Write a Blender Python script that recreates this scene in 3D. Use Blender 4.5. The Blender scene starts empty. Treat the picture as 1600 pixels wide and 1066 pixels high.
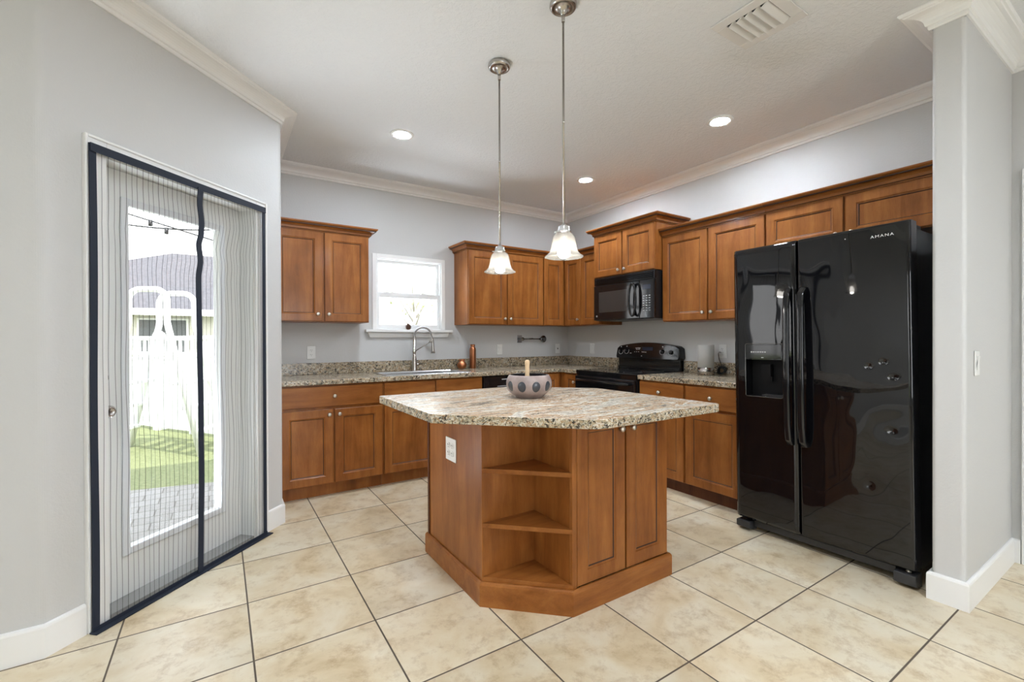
import bpy, bmesh, math, random
from mathutils import Vector, Matrix
random.seed(7)
PI = math.pi
S = bpy.context.scene
COL = S.collection

# ---------------------------------------------------------------- camera
cam_d = bpy.data.cameras.new('camera')
cam_d.sensor_fit = 'HORIZONTAL'; cam_d.sensor_width = 36.0
cam_d.lens = 708.889 / 1600 * 36.0
cam_d.clip_start = 0.05; cam_d.clip_end = 200
cam = bpy.data.objects.new('camera', cam_d); COL.objects.link(cam)
Fv = Vector((0.54216061, 0.84026472, -0.0041307))
Rv = Vector((0.84025972, -0.54217381, -0.00334107))
Uv = Vector((0.00504693, 0.00165946, 0.99998589))
Mx = Matrix.Identity(4)
for r in range(3):
    Mx[r][0] = Rv[r]; Mx[r][1] = Uv[r]; Mx[r][2] = -Fv[r]
Mx.translation = Vector((-3.63969, -4.36015, 1.22288))
cam.matrix_world = Mx
S.camera = cam

# ---------------------------------------------------------------- sky, sun, added fill lamps, exposure
world = bpy.data.worlds.new('sky'); S.world = world
world.use_nodes = True
wn = world.node_tree.nodes; wl_ = world.node_tree.links
bg = wn['Background']
tc = wn.new('ShaderNodeTexCoord'); sep = wn.new('ShaderNodeSeparateXYZ')
ramp = wn.new('ShaderNodeValToRGB')
wl_.new(tc.outputs['Generated'], sep.inputs[0]); wl_.new(sep.outputs['Z'], ramp.inputs[0])
ramp.color_ramp.elements[0].position = 0.0; ramp.color_ramp.elements[0].color = (1.0, 1.0, 1.0, 1)
ramp.color_ramp.elements[1].position = 0.6; ramp.color_ramp.elements[1].color = (0.86, 0.93, 1.0, 1)
wl_.new(ramp.outputs[0], bg.inputs['Color'])
bg.inputs['Strength'].default_value = 2.2

def sun_lamp():
    d = bpy.data.lights.new('sun', 'SUN'); d.energy = 3.2; d.angle = 0.01; d.color = (1, 0.96, 0.88)
    o = bpy.data.objects.new('sun', d); COL.objects.link(o)
    o.rotation_euler = Vector((-0.25, 0.55, -0.95)).to_track_quat('-Z', 'Y').to_euler()
sun_lamp()

def fill_lamp(name, loc, direc, sx, sy, power, color=(0.90, 0.97, 1.05)):
    d = bpy.data.lights.new(name, 'AREA'); d.shape = 'RECTANGLE'; d.size = sx; d.size_y = sy
    d.energy = power; d.color = color
    o = bpy.data.objects.new(name, d); COL.objects.link(o)
    o.location = loc
    o.rotation_euler = Vector(direc).to_track_quat('-Z', 'Z').to_euler()
# added fill lamps at the unseen great-room windows beside and behind the camera
fill_lamp('window_fill_lamp', (-7.66, -2.95, 1.25), (1, 0, 0.0), 1.3, 2.0, 9)
fill_lamp('window_fill_lamp', (-2.4, -9.16, 1.35), (0, 1, 0.02), 1.3, 1.8, 26)
# added lamps standing in for ground bounce outside the back door and sink window
fill_lamp('door_bounce_lamp', (-3.915, -1.295, -0.01), (0.95, -0.98, 0.8), 0.7, 0.22, 68, (0.88, 0.96, 1.06))
fill_lamp('sink_bounce_lamp', (-2.04, 0.30, 1.22), (0.0, -0.6, 0.8), 0.7, 0.2, 13, (0.88, 0.96, 1.06))

S.view_settings.view_transform = 'Standard'
S.view_settings.look = 'None'
S.view_settings.gamma = 1.0
S.view_settings.use_curve_mapping = False
S.view_settings.exposure = 0.95
S.cycles.max_bounces = 10
S.cycles.diffuse_bounces = 5
S.cycles.glossy_bounces = 4
S.cycles.transparent_max_bounces = 16
S.cycles.sample_clamp_indirect = 6.0
S.cycles.caustics_reflective = False
S.cycles.caustics_refractive = False

# ---------------------------------------------------------------- materials
MT = {}
def newmat(name):
    m = bpy.data.materials.new(name); m.use_nodes = True; MT[name] = m
    nt = m.node_tree
    return m, nt, nt.nodes, nt.links, nt.nodes['Principled BSDF']
def simple(name, col, rough=0.5, metal=0.0, emit=None, es=0.0, coat=0.0, spec=0.5):
    m, nt, N, L, b = newmat(name)
    b.inputs['Base Color'].default_value = (*col, 1); b.inputs['Roughness'].default_value = rough
    b.inputs['Metallic'].default_value = metal; b.inputs['Coat Weight'].default_value = coat
    b.inputs['Coat Roughness'].default_value = 0.05
    b.inputs['Specular IOR Level'].default_value = spec
    if emit: b.inputs['Emission Color'].default_value = (*emit, 1); b.inputs['Emission Strength'].default_value = es
    return m
def rampnode(N, stops, interp='LINEAR'):
    r = N.new('ShaderNodeValToRGB'); r.color_ramp.interpolation = interp
    e = r.color_ramp.elements
    while len(e) < len(stops): e.new(0.5)
    for el, (p, c) in zip(e, stops): el.position = p; el.color = (*c, 1)
    return r
def coords(N, L, scale=(1, 1, 1), kind='Object'):
    t = N.new('ShaderNodeTexCoord'); mp = N.new('ShaderNodeMapping'); mp.inputs['Scale'].default_value = scale
    L.new(t.outputs[kind], mp.inputs[0]); return mp
def noise(N, L, src, scale, detail=4, rough=0.5, dist=0.0):
    n = N.new('ShaderNodeTexNoise'); n.inputs['Scale'].default_value = scale; n.inputs['Detail'].default_value = detail
    n.inputs['Roughness'].default_value = rough; n.inputs['Distortion'].default_value = dist
    L.new(src.outputs[0], n.inputs['Vector']); return n
def bump(N, L, b, fac, strength, dist=0.01):
    bp = N.new('ShaderNodeBump'); bp.inputs['Strength'].default_value = strength; bp.inputs['Distance'].default_value = dist
    L.new(fac, bp.inputs['Height']); L.new(bp.outputs[0], b.inputs['Normal']); return bp
def mixc(N, L, fac, a, bcol, mode='MIX'):
    m = N.new('ShaderNodeMix'); m.data_type = 'RGBA'; m.blend_type = mode
    def put(sock, v):
        if isinstance(v, (int, float)): sock.default_value = v
        elif isinstance(v, tuple): sock.default_value = (*v, 1)
        else: L.new(v, sock)
    put(m.inputs[0], fac); put(m.inputs[6], a); put(m.inputs[7], bcol); return m.outputs[2]

def paint(name, col, rough, bscale, bstr):
    m, nt, N, L, b = newmat(name)
    b.inputs['Base Color'].default_value = (*col, 1); b.inputs['Roughness'].default_value = rough
    c = coords(N, L); n = noise(N, L, c, bscale, 3, 0.6)
    bump(N, L, b, n.outputs[0], bstr, 0.004)
    return m
paint('wall_paint', (0.60, 0.60, 0.595), 0.55, 90, 0.25)
paint('white_trim', (0.86, 0.86, 0.85), 0.4, 30, 0.02)
def ceiling_mat():
    m, nt, N, L, b = newmat('ceiling_texture')
    b.inputs['Base Color'].default_value = (0.77, 0.78, 0.79, 1); b.inputs['Roughness'].default_value = 0.8
    c = coords(N, L); n = noise(N, L, c, 45, 5, 0.6, 0.4)
    r = rampnode(N, [(0.42, (0, 0, 0)), (0.58, (1, 1, 1))]); L.new(n.outputs[0], r.inputs[0])
    bump(N, L, b, r.outputs[0], 0.35, 0.006)
ceiling_mat()

def wood(name, scale, dark, mid, light, rough=0.33):
    m, nt, N, L, b = newmat(name)
    oi = N.new('ShaderNodeObjectInfo'); t = N.new('ShaderNodeTexCoord'); add = N.new('ShaderNodeVectorMath'); add.operation = 'ADD'
    mul = N.new('ShaderNodeVectorMath'); mul.operation = 'SCALE'; mul.inputs[3].default_value = 17.0
    cmb = N.new('ShaderNodeCombineXYZ')
    for k in range(3): L.new(oi.outputs['Random'], cmb.inputs[k])
    L.new(cmb.outputs[0], mul.inputs[0]); L.new(t.outputs['Object'], add.inputs[0]); L.new(mul.outputs[0], add.inputs[1])
    mp = N.new('ShaderNodeMapping'); mp.inputs['Scale'].default_value = scale; L.new(add.outputs[0], mp.inputs[0])
    n1 = noise(N, L, mp, 2.2, 6, 0.55, 0.6)
    n2 = noise(N, L, add, 7.0, 3, 0.5)
    n3 = noise(N, L, mp, 34, 4, 0.6)
    r = rampnode(N, [(0.28, dark), (0.5, mid), (0.74, light)]); L.new(n1.outputs[0], r.inputs[0])
    r2 = rampnode(N, [(0.3, (0.84, 0.83, 0.82)), (0.7, (1.06, 1.06, 1.06))]); L.new(n2.outputs[0], r2.inputs[0])
    c1 = mixc(N, L, 1.0, r.outputs[0], r2.outputs[0], 'MULTIPLY')
    r3 = rampnode(N, [(0.35, (0.86, 0.85, 0.84)), (0.55, (1, 1, 1))]); L.new(n3.outputs[0], r3.inputs[0])
    c2 = mixc(N, L, 0.7, c1, r3.outputs[0], 'MULTIPLY')
    L.new(c2, b.inputs['Base Color'])
    b.inputs['Roughness'].default_value = rough
    b.inputs['Coat Weight'].default_value = 0.15; b.inputs['Coat Roughness'].default_value = 0.14
    b.inputs['Specular IOR Level'].default_value = 0.22
    bump(N, L, b, n3.outputs[0], 0.03, 0.001)
    return m
WD, WM, WL = (0.225, 0.072, 0.0150), (0.310, 0.109, 0.0245), (0.400, 0.156, 0.040)
wood('maple_vertical', (7, 7, 0.8), WD, WM, WL)
wood('maple_horizontal', (0.8, 7, 7), WD, WM, WL)
wood('maple_dark', (7, 7, 0.8), (0.075, 0.022, 0.008), (0.11, 0.034, 0.012), (0.15, 0.05, 0.018), 0.45)
simple('maple_glaze', (0.036, 0.011, 0.004), 0.5)

def laminate(name, veins, dark, base_scale, stops, amt):
    m, nt, N, L, b = newmat(name)
    c = coords(N, L, veins); c1 = coords(N, L)
    n1 = noise(N, L, c, base_scale, 9, 0.66, 1.3)
    r1 = rampnode(N, stops)
    L.new(n1.outputs[0], r1.inputs[0])
    def fleck(scale, lo, hi, colr, src, amount, det=5, dist=0.8, seed=0.0):
        mp = N.new('ShaderNodeMapping'); mp.inputs['Location'].default_value = (seed, seed * 1.7, -seed); L.new(c1.outputs[0], mp.inputs[0])
        n = noise(N, L, mp, scale, det, 0.68, dist); r = rampnode(N, [(lo, (0, 0, 0)), (hi, (amount, amount, amount))]); L.new(n.outputs[0], r.inputs[0])
        return mixc(N, L, r.outputs[0], src, colr)
    col = r1.outputs[0]
    col = fleck(44, 0.55, 0.62, (0.60, 0.54, 0.40), col, 0.85 * amt, 4, 0.5, 3.1)
    col = fleck(62, 0.56 - dark, 0.62 - dark, (0.030, 0.026, 0.022), col, 0.95 * amt, 5, 0.9, 7.7)
    col = fleck(115, 0.58, 0.63, (0.76, 0.72, 0.60), col, 0.8, 3, 0.3, 1.3)
    col = fleck(17, 0.62, 0.72, (0.30, 0.14, 0.05), col, 0.5, 4, 0.6, 5.2)
    L.new(col, b.inputs['Base Color']); b.inputs['Roughness'].default_value = 0.20
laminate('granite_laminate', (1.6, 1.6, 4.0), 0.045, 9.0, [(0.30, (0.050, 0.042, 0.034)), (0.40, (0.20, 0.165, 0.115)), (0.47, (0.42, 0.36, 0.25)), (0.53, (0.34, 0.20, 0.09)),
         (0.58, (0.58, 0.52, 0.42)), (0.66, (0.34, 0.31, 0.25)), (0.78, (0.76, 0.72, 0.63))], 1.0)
laminate('granite_laminate_glare', (0.75, 3.0, 9.0), 0.02, 3.5, [(0.30, (0.05, 0.043, 0.038)), (0.38, (0.26, 0.22, 0.175)), (0.44, (0.70, 0.59, 0.46)), (0.495, (0.42, 0.225, 0.095)),
         (0.535, (0.86, 0.82, 0.72)), (0.60, (0.40, 0.365, 0.32)), (0.655, (0.76, 0.69, 0.56)), (0.72, (0.50, 0.385, 0.26)), (0.80, (0.88, 0.85, 0.78))], 0.55)  # island top: same laminate lightened for its glare, with longer streaks

GX0, GXP, GY0, GYP = -1.2325, 0.4605, -1.4729, 0.4527
def tiles():
    m, nt, N, L, b = newmat('floor_tile')
    t = N.new('ShaderNodeTexCoord'); sp = N.new('ShaderNodeSeparateXYZ'); L.new(t.outputs['Object'], sp.inputs[0])
    def ma(op, a, bb=None):
        n = N.new('ShaderNodeMath'); n.operation = op
        for i, v in enumerate((a, bb)):
            if v is None: continue
            if isinstance(v, (int, float)): n.inputs[i].default_value = v
            else: L.new(v, n.inputs[i])
        return n.outputs[0]
    def cell(s, o, p):
        u = ma('DIVIDE', ma('SUBTRACT', s, o), p)
        fl = ma('FLOOR', u); fr = ma('SUBTRACT', u, fl)
        edge = ma('MULTIPLY', ma('MINIMUM', fr, ma('SUBTRACT', 1.0, fr)), p)
        return fl, edge
    ix, ex = cell(sp.outputs[0], GX0, GXP); iy, ey = cell(sp.outputs[1], GY0, GYP)
    edge = ma('MINIMUM', ex, ey)
    mr = N.new('ShaderNodeMapRange'); mr.inputs[1].default_value = 0.0024; mr.inputs[2].default_value = 0.0042; L.new(edge, mr.inputs[0])
    mask = mr.outputs[0]
    cmb = N.new('ShaderNodeCombineXYZ'); L.new(ix, cmb.inputs[0]); L.new(iy, cmb.inputs[1])
    wnz = N.new('ShaderNodeTexWhiteNoise'); wnz.noise_dimensions = '3D'; L.new(cmb.outputs[0], wnz.inputs['Vector'])
    sc = N.new('ShaderNodeVectorMath'); sc.operation = 'SCALE'; sc.inputs[3].default_value = 9.0; L.new(wnz.outputs['Color'], sc.inputs[0])
    ad = N.new('ShaderNodeVectorMath'); ad.operation = 'ADD'; L.new(t.outputs['Object'], ad.inputs[0]); L.new(sc.outputs[0], ad.inputs[1])
    n1 = noise(N, L, ad, 3.2, 8, 0.62, 0.5)
    r1 = rampnode(N, [(0.30, (0.56, 0.43, 0.255)), (0.44, (0.69, 0.57, 0.385)), (0.58, (0.755, 0.665, 0.50)), (0.76, (0.79, 0.725, 0.585))])
    L.new(n1.outputs[0], r1.inputs[0])
    n2 = noise(N, L, ad, 11, 9, 0.75, 0.2)
    r2 = rampnode(N, [(0.30, (0.62, 0.50, 0.37)), (0.50, (1, 1, 1))]); L.new(n2.outputs[0], r2.inputs[0])
    tilec = mixc(N, L, 0.75, r1.outputs[0], r2.outputs[0], 'MULTIPLY')
    v = N.new('ShaderNodeMapRange'); v.inputs[3].default_value = 0.93; v.inputs[4].default_value = 1.05; L.new(wnz.outputs['Value'], v.inputs[0])
    cv = N.new('ShaderNodeCombineXYZ')
    for k in range(3): L.new(v.outputs[0], cv.inputs[k])
    tilec = mixc(N, L, 1.0, tilec, cv.outputs[0], 'MULTIPLY')
    col = mixc(N, L, mask, (0.105, 0.080, 0.058), tilec)
    L.new(col, b.inputs['Base Color'])
    rr = N.new('ShaderNodeMapRange'); rr.inputs[3].default_value = 0.85; rr.inputs[4].default_value = 0.33; L.new(mask, rr.inputs[0])
    L.new(rr.outputs[0], b.inputs['Roughness'])
    mx = ma('ADD', mask, ma('MULTIPLY', n2.outputs[0], 0.12))
    bump(N, L, b, mx, 0.25, 0.004)
tiles()

def fridge_black():
    m, nt, N, L, b = newmat('gloss_black_enamel')
    b.inputs['Base Color'].default_value = (0.004, 0.004, 0.005, 1); b.inputs['Roughness'].default_value = 0.03
    b.inputs['Specular IOR Level'].default_value = 0.58
    c = coords(N, L, (2.2, 2.2, 1.1)); n = noise(N, L, c, 2.4, 1, 0.4, 0.3)
    bump(N, L, b, n.outputs[0], 0.085, 0.05)
fridge_black()
simple('black_plastic', (0.012, 0.012, 0.013), 0.32)
simple('matte_black', (0.003, 0.003, 0.0035), 0.6, spec=0.2)
simple('black_gloss', (0.008, 0.008, 0.009), 0.08)
simple('black_glass', (0.006, 0.006, 0.007), 0.03)
simple('window_glass_grey', (0.045, 0.042, 0.040), 0.08)
simple('charcoal_plastic', (0.03, 0.03, 0.032), 0.45)
simple('grey_marking', (0.45, 0.45, 0.46), 0.5)
simple('white_marking', (0.75, 0.75, 0.76), 0.4)
simple('blue_display', (0.012, 0.016, 0.035), 0.1)
simple('brushed_nickel', (0.50, 0.475, 0.445), 0.27, 1.0)
simple('satin_nickel', (0.70, 0.67, 0.62), 0.30, 1.0)
simple('threshold_grey', (0.30, 0.30, 0.29), 0.5)
simple('chrome', (0.75, 0.76, 0.78), 0.12, 1.0)
simple('dark_chrome', (0.23, 0.225, 0.22), 0.2, 1.0)
simple('stainless', (0.56, 0.57, 0.58), 0.27, 1.0)
def copper():
    m, nt, N, L, b = newmat('hammered_copper')
    b.inputs['Base Color'].default_value = (0.50, 0.20, 0.095, 1); b.inputs['Metallic'].default_value = 1.0; b.inputs['Roughness'].default_value = 0.28
    c = coords(N, L); v = N.new('ShaderNodeTexVoronoi'); v.inputs['Scale'].default_value = 110; L.new(c.outputs[0], v.inputs['Vector'])
    bump(N, L, b, v.outputs['Distance'], 0.5, 0.003)
copper()
simple('white_plastic', (0.80, 0.80, 0.78), 0.35)
simple('slot_grey', (0.16, 0.16, 0.15), 0.6)
simple('vinyl_white', (0.84, 0.85, 0.85), 0.35)
simple('door_white', (0.76, 0.77, 0.755), 0.4)
simple('lite_frame', (0.70, 0.72, 0.74), 0.35)
simple('vent_white', (0.72, 0.71, 0.69), 0.5)
simple('vent_dark', (0.03, 0.028, 0.025), 0.8)
simple('navy_tape', (0.010, 0.016, 0.032), 0.75)
simple('wood_pale', (0.70, 0.50, 0.30), 0.5)
simple('bulb_glow', (1, 1, 1), 0.4, emit=(1.0, 0.95, 0.88), es=70.0)
simple('can_lens', (1, 1, 1), 0.4, emit=(0.86, 0.95, 1.06), es=250.0)
simple('can_lens_fill', (1, 1, 1), 0.4, emit=(0.86, 0.95, 1.06), es=420.0)  # lens of the added fill cans, stronger than the visible ones
simple('pine_scale', (0.24, 0.13, 0.09), 0.7)
simple('black_cord', (0.012, 0.014, 0.013), 0.35)
simple('bowl_black', (0.012, 0.012, 0.014), 0.15)
simple('bowl_spot', (0.045, 0.050, 0.060), 0.13)
def bowlclay():
    m, nt, N, L, b = newmat('mauve_clay')
    c = coords(N, L); n = noise(N, L, c, 14, 4, 0.6)
    r = rampnode(N, [(0.35, (0.22, 0.175, 0.17)), (0.65, (0.36, 0.285, 0.265))]); L.new(n.outputs[0], r.inputs[0]); L.new(r.outputs[0], b.inputs['Base Color'])
    b.inputs['Roughness'].default_value = 0.42
bowlclay()
def clear_glass():
    m, nt, N, L, b = newmat('clear_glass')
    tr = N.new('ShaderNodeBsdfTransparent'); gl = N.new('ShaderNodeBsdfGlossy'); gl.inputs['Roughness'].default_value = 0.02
    mx = N.new('ShaderNodeMixShader')
    lw_ = N.new('ShaderNodeLayerWeight'); pw = N.new('ShaderNodeMath'); pw.operation = 'POWER'; pw.inputs[1].default_value = 4.0
    L.new(lw_.outputs['Facing'], pw.inputs[0]); mr = N.new('ShaderNodeMapRange'); mr.inputs[3].default_value = 0.035; mr.inputs[4].default_value = 0.8
    L.new(pw.outputs[0], mr.inputs[0]); L.new(mr.outputs[0], mx.inputs[0]); L.new(tr.outputs[0], mx.inputs[1]); L.new(gl.outputs[0], mx.inputs[2])
    L.new(mx.outputs[0], N['Material Output'].inputs['Surface'])
clear_glass()
def frosted(name, tint, trans, clear=0.0):
    m, nt, N, L, b = newmat(name)
    d = N.new('ShaderNodeBsdfDiffuse'); t = N.new('ShaderNodeBsdfTranslucent'); g = N.new('ShaderNodeBsdfGlossy')
    d.inputs['Color'].default_value = (*tint, 1); t.inputs['Color'].default_value = (*tint, 1); g.inputs['Roughness'].default_value = 0.2
    m1 = N.new('ShaderNodeMixShader'); m1.inputs[0].default_value = trans; L.new(d.outputs[0], m1.inputs[1]); L.new(t.outputs[0], m1.inputs[2])
    m2 = N.new('ShaderNodeMixShader'); m2.inputs[0].default_value = 0.06; L.new(m1.outputs[0], m2.inputs[1]); L.new(g.outputs[0], m2.inputs[2])
    if clear:
        tp = N.new('ShaderNodeBsdfTransparent'); m3 = N.new('ShaderNodeMixShader'); m3.inputs[0].default_value = clear
        L.new(m2.outputs[0], m3.inputs[1]); L.new(tp.outputs[0], m3.inputs[2]); m2 = m3
    L.new(m2.outputs[0], N['Material Output'].inputs['Surface'])
frosted('alabaster_glass', (0.17, 0.163, 0.15), 0.55, 0.30)
frosted('frosted_glass', (0.86, 0.87, 0.86), 0.45)
def screen_mesh():
    m, nt, N, L, b = newmat('pinstripe_mesh')
    uv = N.new('ShaderNodeUVMap'); sp = N.new('ShaderNodeSeparateXYZ'); L.new(uv.outputs[0], sp.inputs[0])
    w = N.new('ShaderNodeMath'); w.operation = 'FRACT'; mu = N.new('ShaderNodeMath'); mu.operation = 'MULTIPLY'; mu.inputs[1].default_value = 1 / 0.0225
    L.new(sp.outputs[0], mu.inputs[0]); L.new(mu.outputs[0], w.inputs[0])
    lt = N.new('ShaderNodeMath'); lt.operation = 'LESS_THAN'; lt.inputs[1].default_value = 0.115; L.new(w.outputs[0], lt.inputs[0])
    tr = N.new('ShaderNodeBsdfTransparent'); d1 = N.new('ShaderNodeBsdfDiffuse'); d1.inputs['Color'].default_value = (0.22, 0.22, 0.22, 1)
    d2 = N.new('ShaderNodeBsdfDiffuse'); d2.inputs['Color'].default_value = (0.035, 0.037, 0.042, 1)
    a = N.new('ShaderNodeMixShader'); a.inputs[0].default_value = 0.09; L.new(tr.outputs[0], a.inputs[1]); L.new(d1.outputs[0], a.inputs[2])
    s = N.new('ShaderNodeMixShader'); s.inputs[0].default_value = 0.68; L.new(tr.outputs[0], s.inputs[1]); L.new(d2.outputs[0], s.inputs[2])
    o = N.new('ShaderNodeMixShader'); L.new(lt.outputs[0], o.inputs[0]); L.new(a.outputs[0], o.inputs[1]); L.new(s.outputs[0], o.inputs[2])
    L.new(o.outputs[0], N['Material Output'].inputs['Surface'])
screen_mesh()
def noisecol(name, scale, stops, rough=0.8, detail=6, bstr=0.0):
    m, nt, N, L, b = newmat(name)
    c = coords(N, L); n = noise(N, L, c, scale, detail, 0.6)
    r = rampnode(N, stops); L.new(n.outputs[0], r.inputs[0]); L.new(r.outputs[0], b.inputs['Base Color']); b.inputs['Roughness'].default_value = rough
    if bstr: bump(N, L, b, n.outputs[0], bstr, 0.03)
noisecol('lawn_grass', 22, [(0.3, (0.12, 0.145, 0.055)), (0.7, (0.25, 0.275, 0.13))], 0.9, 8, 0.4)
noisecol('roof_shingle', 9, [(0.3, (0.085, 0.083, 0.095)), (0.7, (0.135, 0.132, 0.145))], 0.9)
noisecol('stucco_cream', 20, [(0.3, (0.62, 0.60, 0.55)), (0.7, (0.70, 0.68, 0.63))], 0.9)
noisecol('leaf_green', 6, [(0.3, (0.40, 0.46, 0.22)), (0.7, (0.62, 0.66, 0.42))], 0.8)
simple('bark', (0.50, 0.47, 0.42), 0.9)
simple('house_window', (0.14, 0.145, 0.155), 0.1)
def pavers():
    m, nt, N, L, b = newmat('patio_pavers')
    c = coords(N, L); br = N.new('ShaderNodeTexBrick'); L.new(c.outputs[0], br.inputs['Vector'])
    br.inputs['Color1'].default_value = (0.27, 0.26, 0.25, 1); br.inputs['Color2'].default_value = (0.33, 0.32, 0.31, 1); br.inputs['Mortar'].default_value = (0.14, 0.13, 0.12, 1)
    br.inputs['Scale'].default_value = 1.0; br.inputs['Mortar Size'].default_value = 0.006; br.inputs['Brick Width'].default_value = 0.24; br.inputs['Row Height'].default_value = 0.16
    n = noise(N, L, c, 25, 5); r = rampnode(N, [(0.3, (0.85, 0.85, 0.85)), (0.7, (1.05, 1.05, 1.05))]); L.new(n.outputs[0], r.inputs[0])
    L.new(mixc(N, L, 1.0, br.outputs['Color'], r.outputs[0], 'MULTIPLY'), b.inputs['Base Color']); b.inputs['Roughness'].default_value = 0.85
pavers()

# ---------------------------------------------------------------- mesh helpers
class MB:
    def __init__(s): s.bm = bmesh.new(); s.uv = None
    def face(s, pts, mi=0):
        f = s.bm.faces.new([s.bm.verts.new(p) for p in pts]); f.material_index = mi; return f
    def box(s, x0, x1, y0, y1, z0, z1, mi=0):
        x0, x1 = min(x0, x1), max(x0, x1); y0, y1 = min(y0, y1), max(y0, y1); z0, z1 = min(z0, z1), max(z0, z1)
        v = [s.bm.verts.new((x, y, z)) for z in (z0, z1) for y in (y0, y1) for x in (x0, x1)]
        for q in ((0, 2, 3, 1), (4, 5, 7, 6), (0, 1, 5, 4), (2, 6, 7, 3), (1, 3, 7, 5), (0, 4, 6, 2)):
            f = s.bm.faces.new([v[i] for i in q]); f.material_index = mi
        return s
    def prism(s, poly, z0, z1, mi=0):
        a = [s.bm.verts.new((x, y, z0)) for x, y in poly]; b = [s.bm.verts.new((x, y, z1)) for x, y in poly]
        n = len(poly)
        fs = [s.bm.faces.new(list(reversed(a))), s.bm.faces.new(b)]
        for i in range(n): fs.append(s.bm.faces.new((a[i], a[(i + 1) % n], b[(i + 1) % n], b[i])))
        for f in fs: f.material_index = mi
        return s
    def extrude_xz(s, poly, y0, y1, mi=0):     # polygon in x/z, extruded along y
        a = [s.bm.verts.new((x, y0, z)) for x, z in poly]; b = [s.bm.verts.new((x, y1, z)) for x, z in poly]
        n = len(poly); fs = [s.bm.faces.new(a), s.bm.faces.new(list(reversed(b)))]
        for i in range(n): fs.append(s.bm.faces.new((a[(i + 1) % n], a[i], b[i], b[(i + 1) % n])))
        for f in fs: f.material_index = mi
        return s
    def extrude_yz(s, poly, x0, x1, mi=0):
        a = [s.bm.verts.new((x0, y, z)) for y, z in poly]; b = [s.bm.verts.new((x1, y, z)) for y, z in poly]
        n = len(poly); fs = [s.bm.faces.new(list(reversed(a))), s.bm.faces.new(b)]
        for i in range(n): fs.append(s.bm.faces.new((a[i], a[(i + 1) % n], b[(i + 1) % n], b[i])))
        for f in fs: f.material_index = mi
        return s
    def lathe(s, prof, c=(0, 0, 0), seg=32, mi=0, axis='Z', caps=True):
        c = Vector(c); rings = []
        def P(r, h, a):
            x, y = r * math.cos(a), r * math.sin(a)
            return c + (Vector((x, y, h)) if axis == 'Z' else Vector((x, -h, y)) if axis == '-Y' else Vector((h, x, y)))
        for r, h in prof:
            if r < 1e-6: rings.append([s.bm.verts.new(P(0, h, 0))])
            else: rings.append([s.bm.verts.new(P(r, h, 2 * PI * k / seg)) for k in range(seg)])
        for a, b in zip(rings, rings[1:]):
            for k in range(seg):
                k2 = (k + 1) % seg
                if len(a) == 1 and len(b) == 1: continue
                if len(a) == 1: f = s.bm.faces.new((a[0], b[k2], b[k]))
                elif len(b) == 1: f = s.bm.faces.new((a[k], a[k2], b[0]))
                else: f = s.bm.faces.new((a[k], a[k2], b[k2], b[k]))
                f.material_index = mi; f.smooth = True
        if caps:
            for rg in (rings[0], rings[-1]):
                if len(rg) > 2:
                    f = s.bm.faces.new(rg); f.material_index = mi
        return s
    def tube(s, pts, r, seg=10, mi=0, closed=False):
        pts = [Vector(p) for p in pts]; n = len(pts); rad = r if isinstance(r, (list, tuple)) else [r] * n
        rings = []; up = None
        for i, p in enumerate(pts):
            if closed: t = pts[(i + 1) % n] - pts[i - 1]
            else: t = pts[min(i + 1, n - 1)] - pts[max(i - 1, 0)]
            t.normalize()
            if up is None: up = Vector((0, 0, 1)) if abs(t.z) < 0.9 else Vector((1, 0, 0))
            sd = t.cross(up)
            if sd.length < 1e-5: sd = t.cross(Vector((0, 1, 0)))
            sd.normalize(); up = sd.cross(t).normalized()
            rings.append([s.bm.verts.new(p + (sd * math.cos(2 * PI * k / seg) + up * math.sin(2 * PI * k / seg)) * rad[i]) for k in range(seg)])
        pairs = list(zip(rings, rings[1:])) + ([(rings[-1], rings[0])] if closed else [])
        for a, b in pairs:
            for k in range(seg):
                f = s.bm.faces.new((a[k], a[(k + 1) % seg], b[(k + 1) % seg], b[k])); f.material_index = mi; f.smooth = True
        if not closed:
            for rg in (rings[0], rings[-1]): f = s.bm.faces.new(rg); f.material_index = mi
        return s
    def sweep(s, prof, path, i0=0, i1=None, mi=0, side=1, cap=True, glaze=()):
        """profile (out, z) carried along an x/y path; 'out' points to the right of travel; mitred"""
        n = len(path); i1 = n - 1 if i1 is None else i1
        nr = []
        for a, b in zip(path, path[1:]):
            d = Vector((b[0] - a[0], b[1] - a[1])).normalized(); nr.append(Vector((d.y, -d.x)) * side)
        rings = []
        for i in range(i0, i1 + 1):
            if i == 0: m = nr[0]
            elif i == n - 1: m = nr[-1]
            else: m = (nr[i - 1] + nr[i]) / (1 + nr[i - 1].dot(nr[i]))
            rings.append([s.bm.verts.new((path[i][0] + m.x * d, path[i][1] + m.y * d, z)) for d, z in prof])
        k = len(prof)
        for a, b in zip(rings, rings[1:]):
            for j in range(k):
                f = s.bm.faces.new((a[j], a[(j + 1) % k], b[(j + 1) % k], b[j])); f.material_index = 1 if j in glaze else mi
        if cap:
            for rg in (rings[0], rings[-1]): s.bm.faces.new(rg).material_index = mi
        return s
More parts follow.
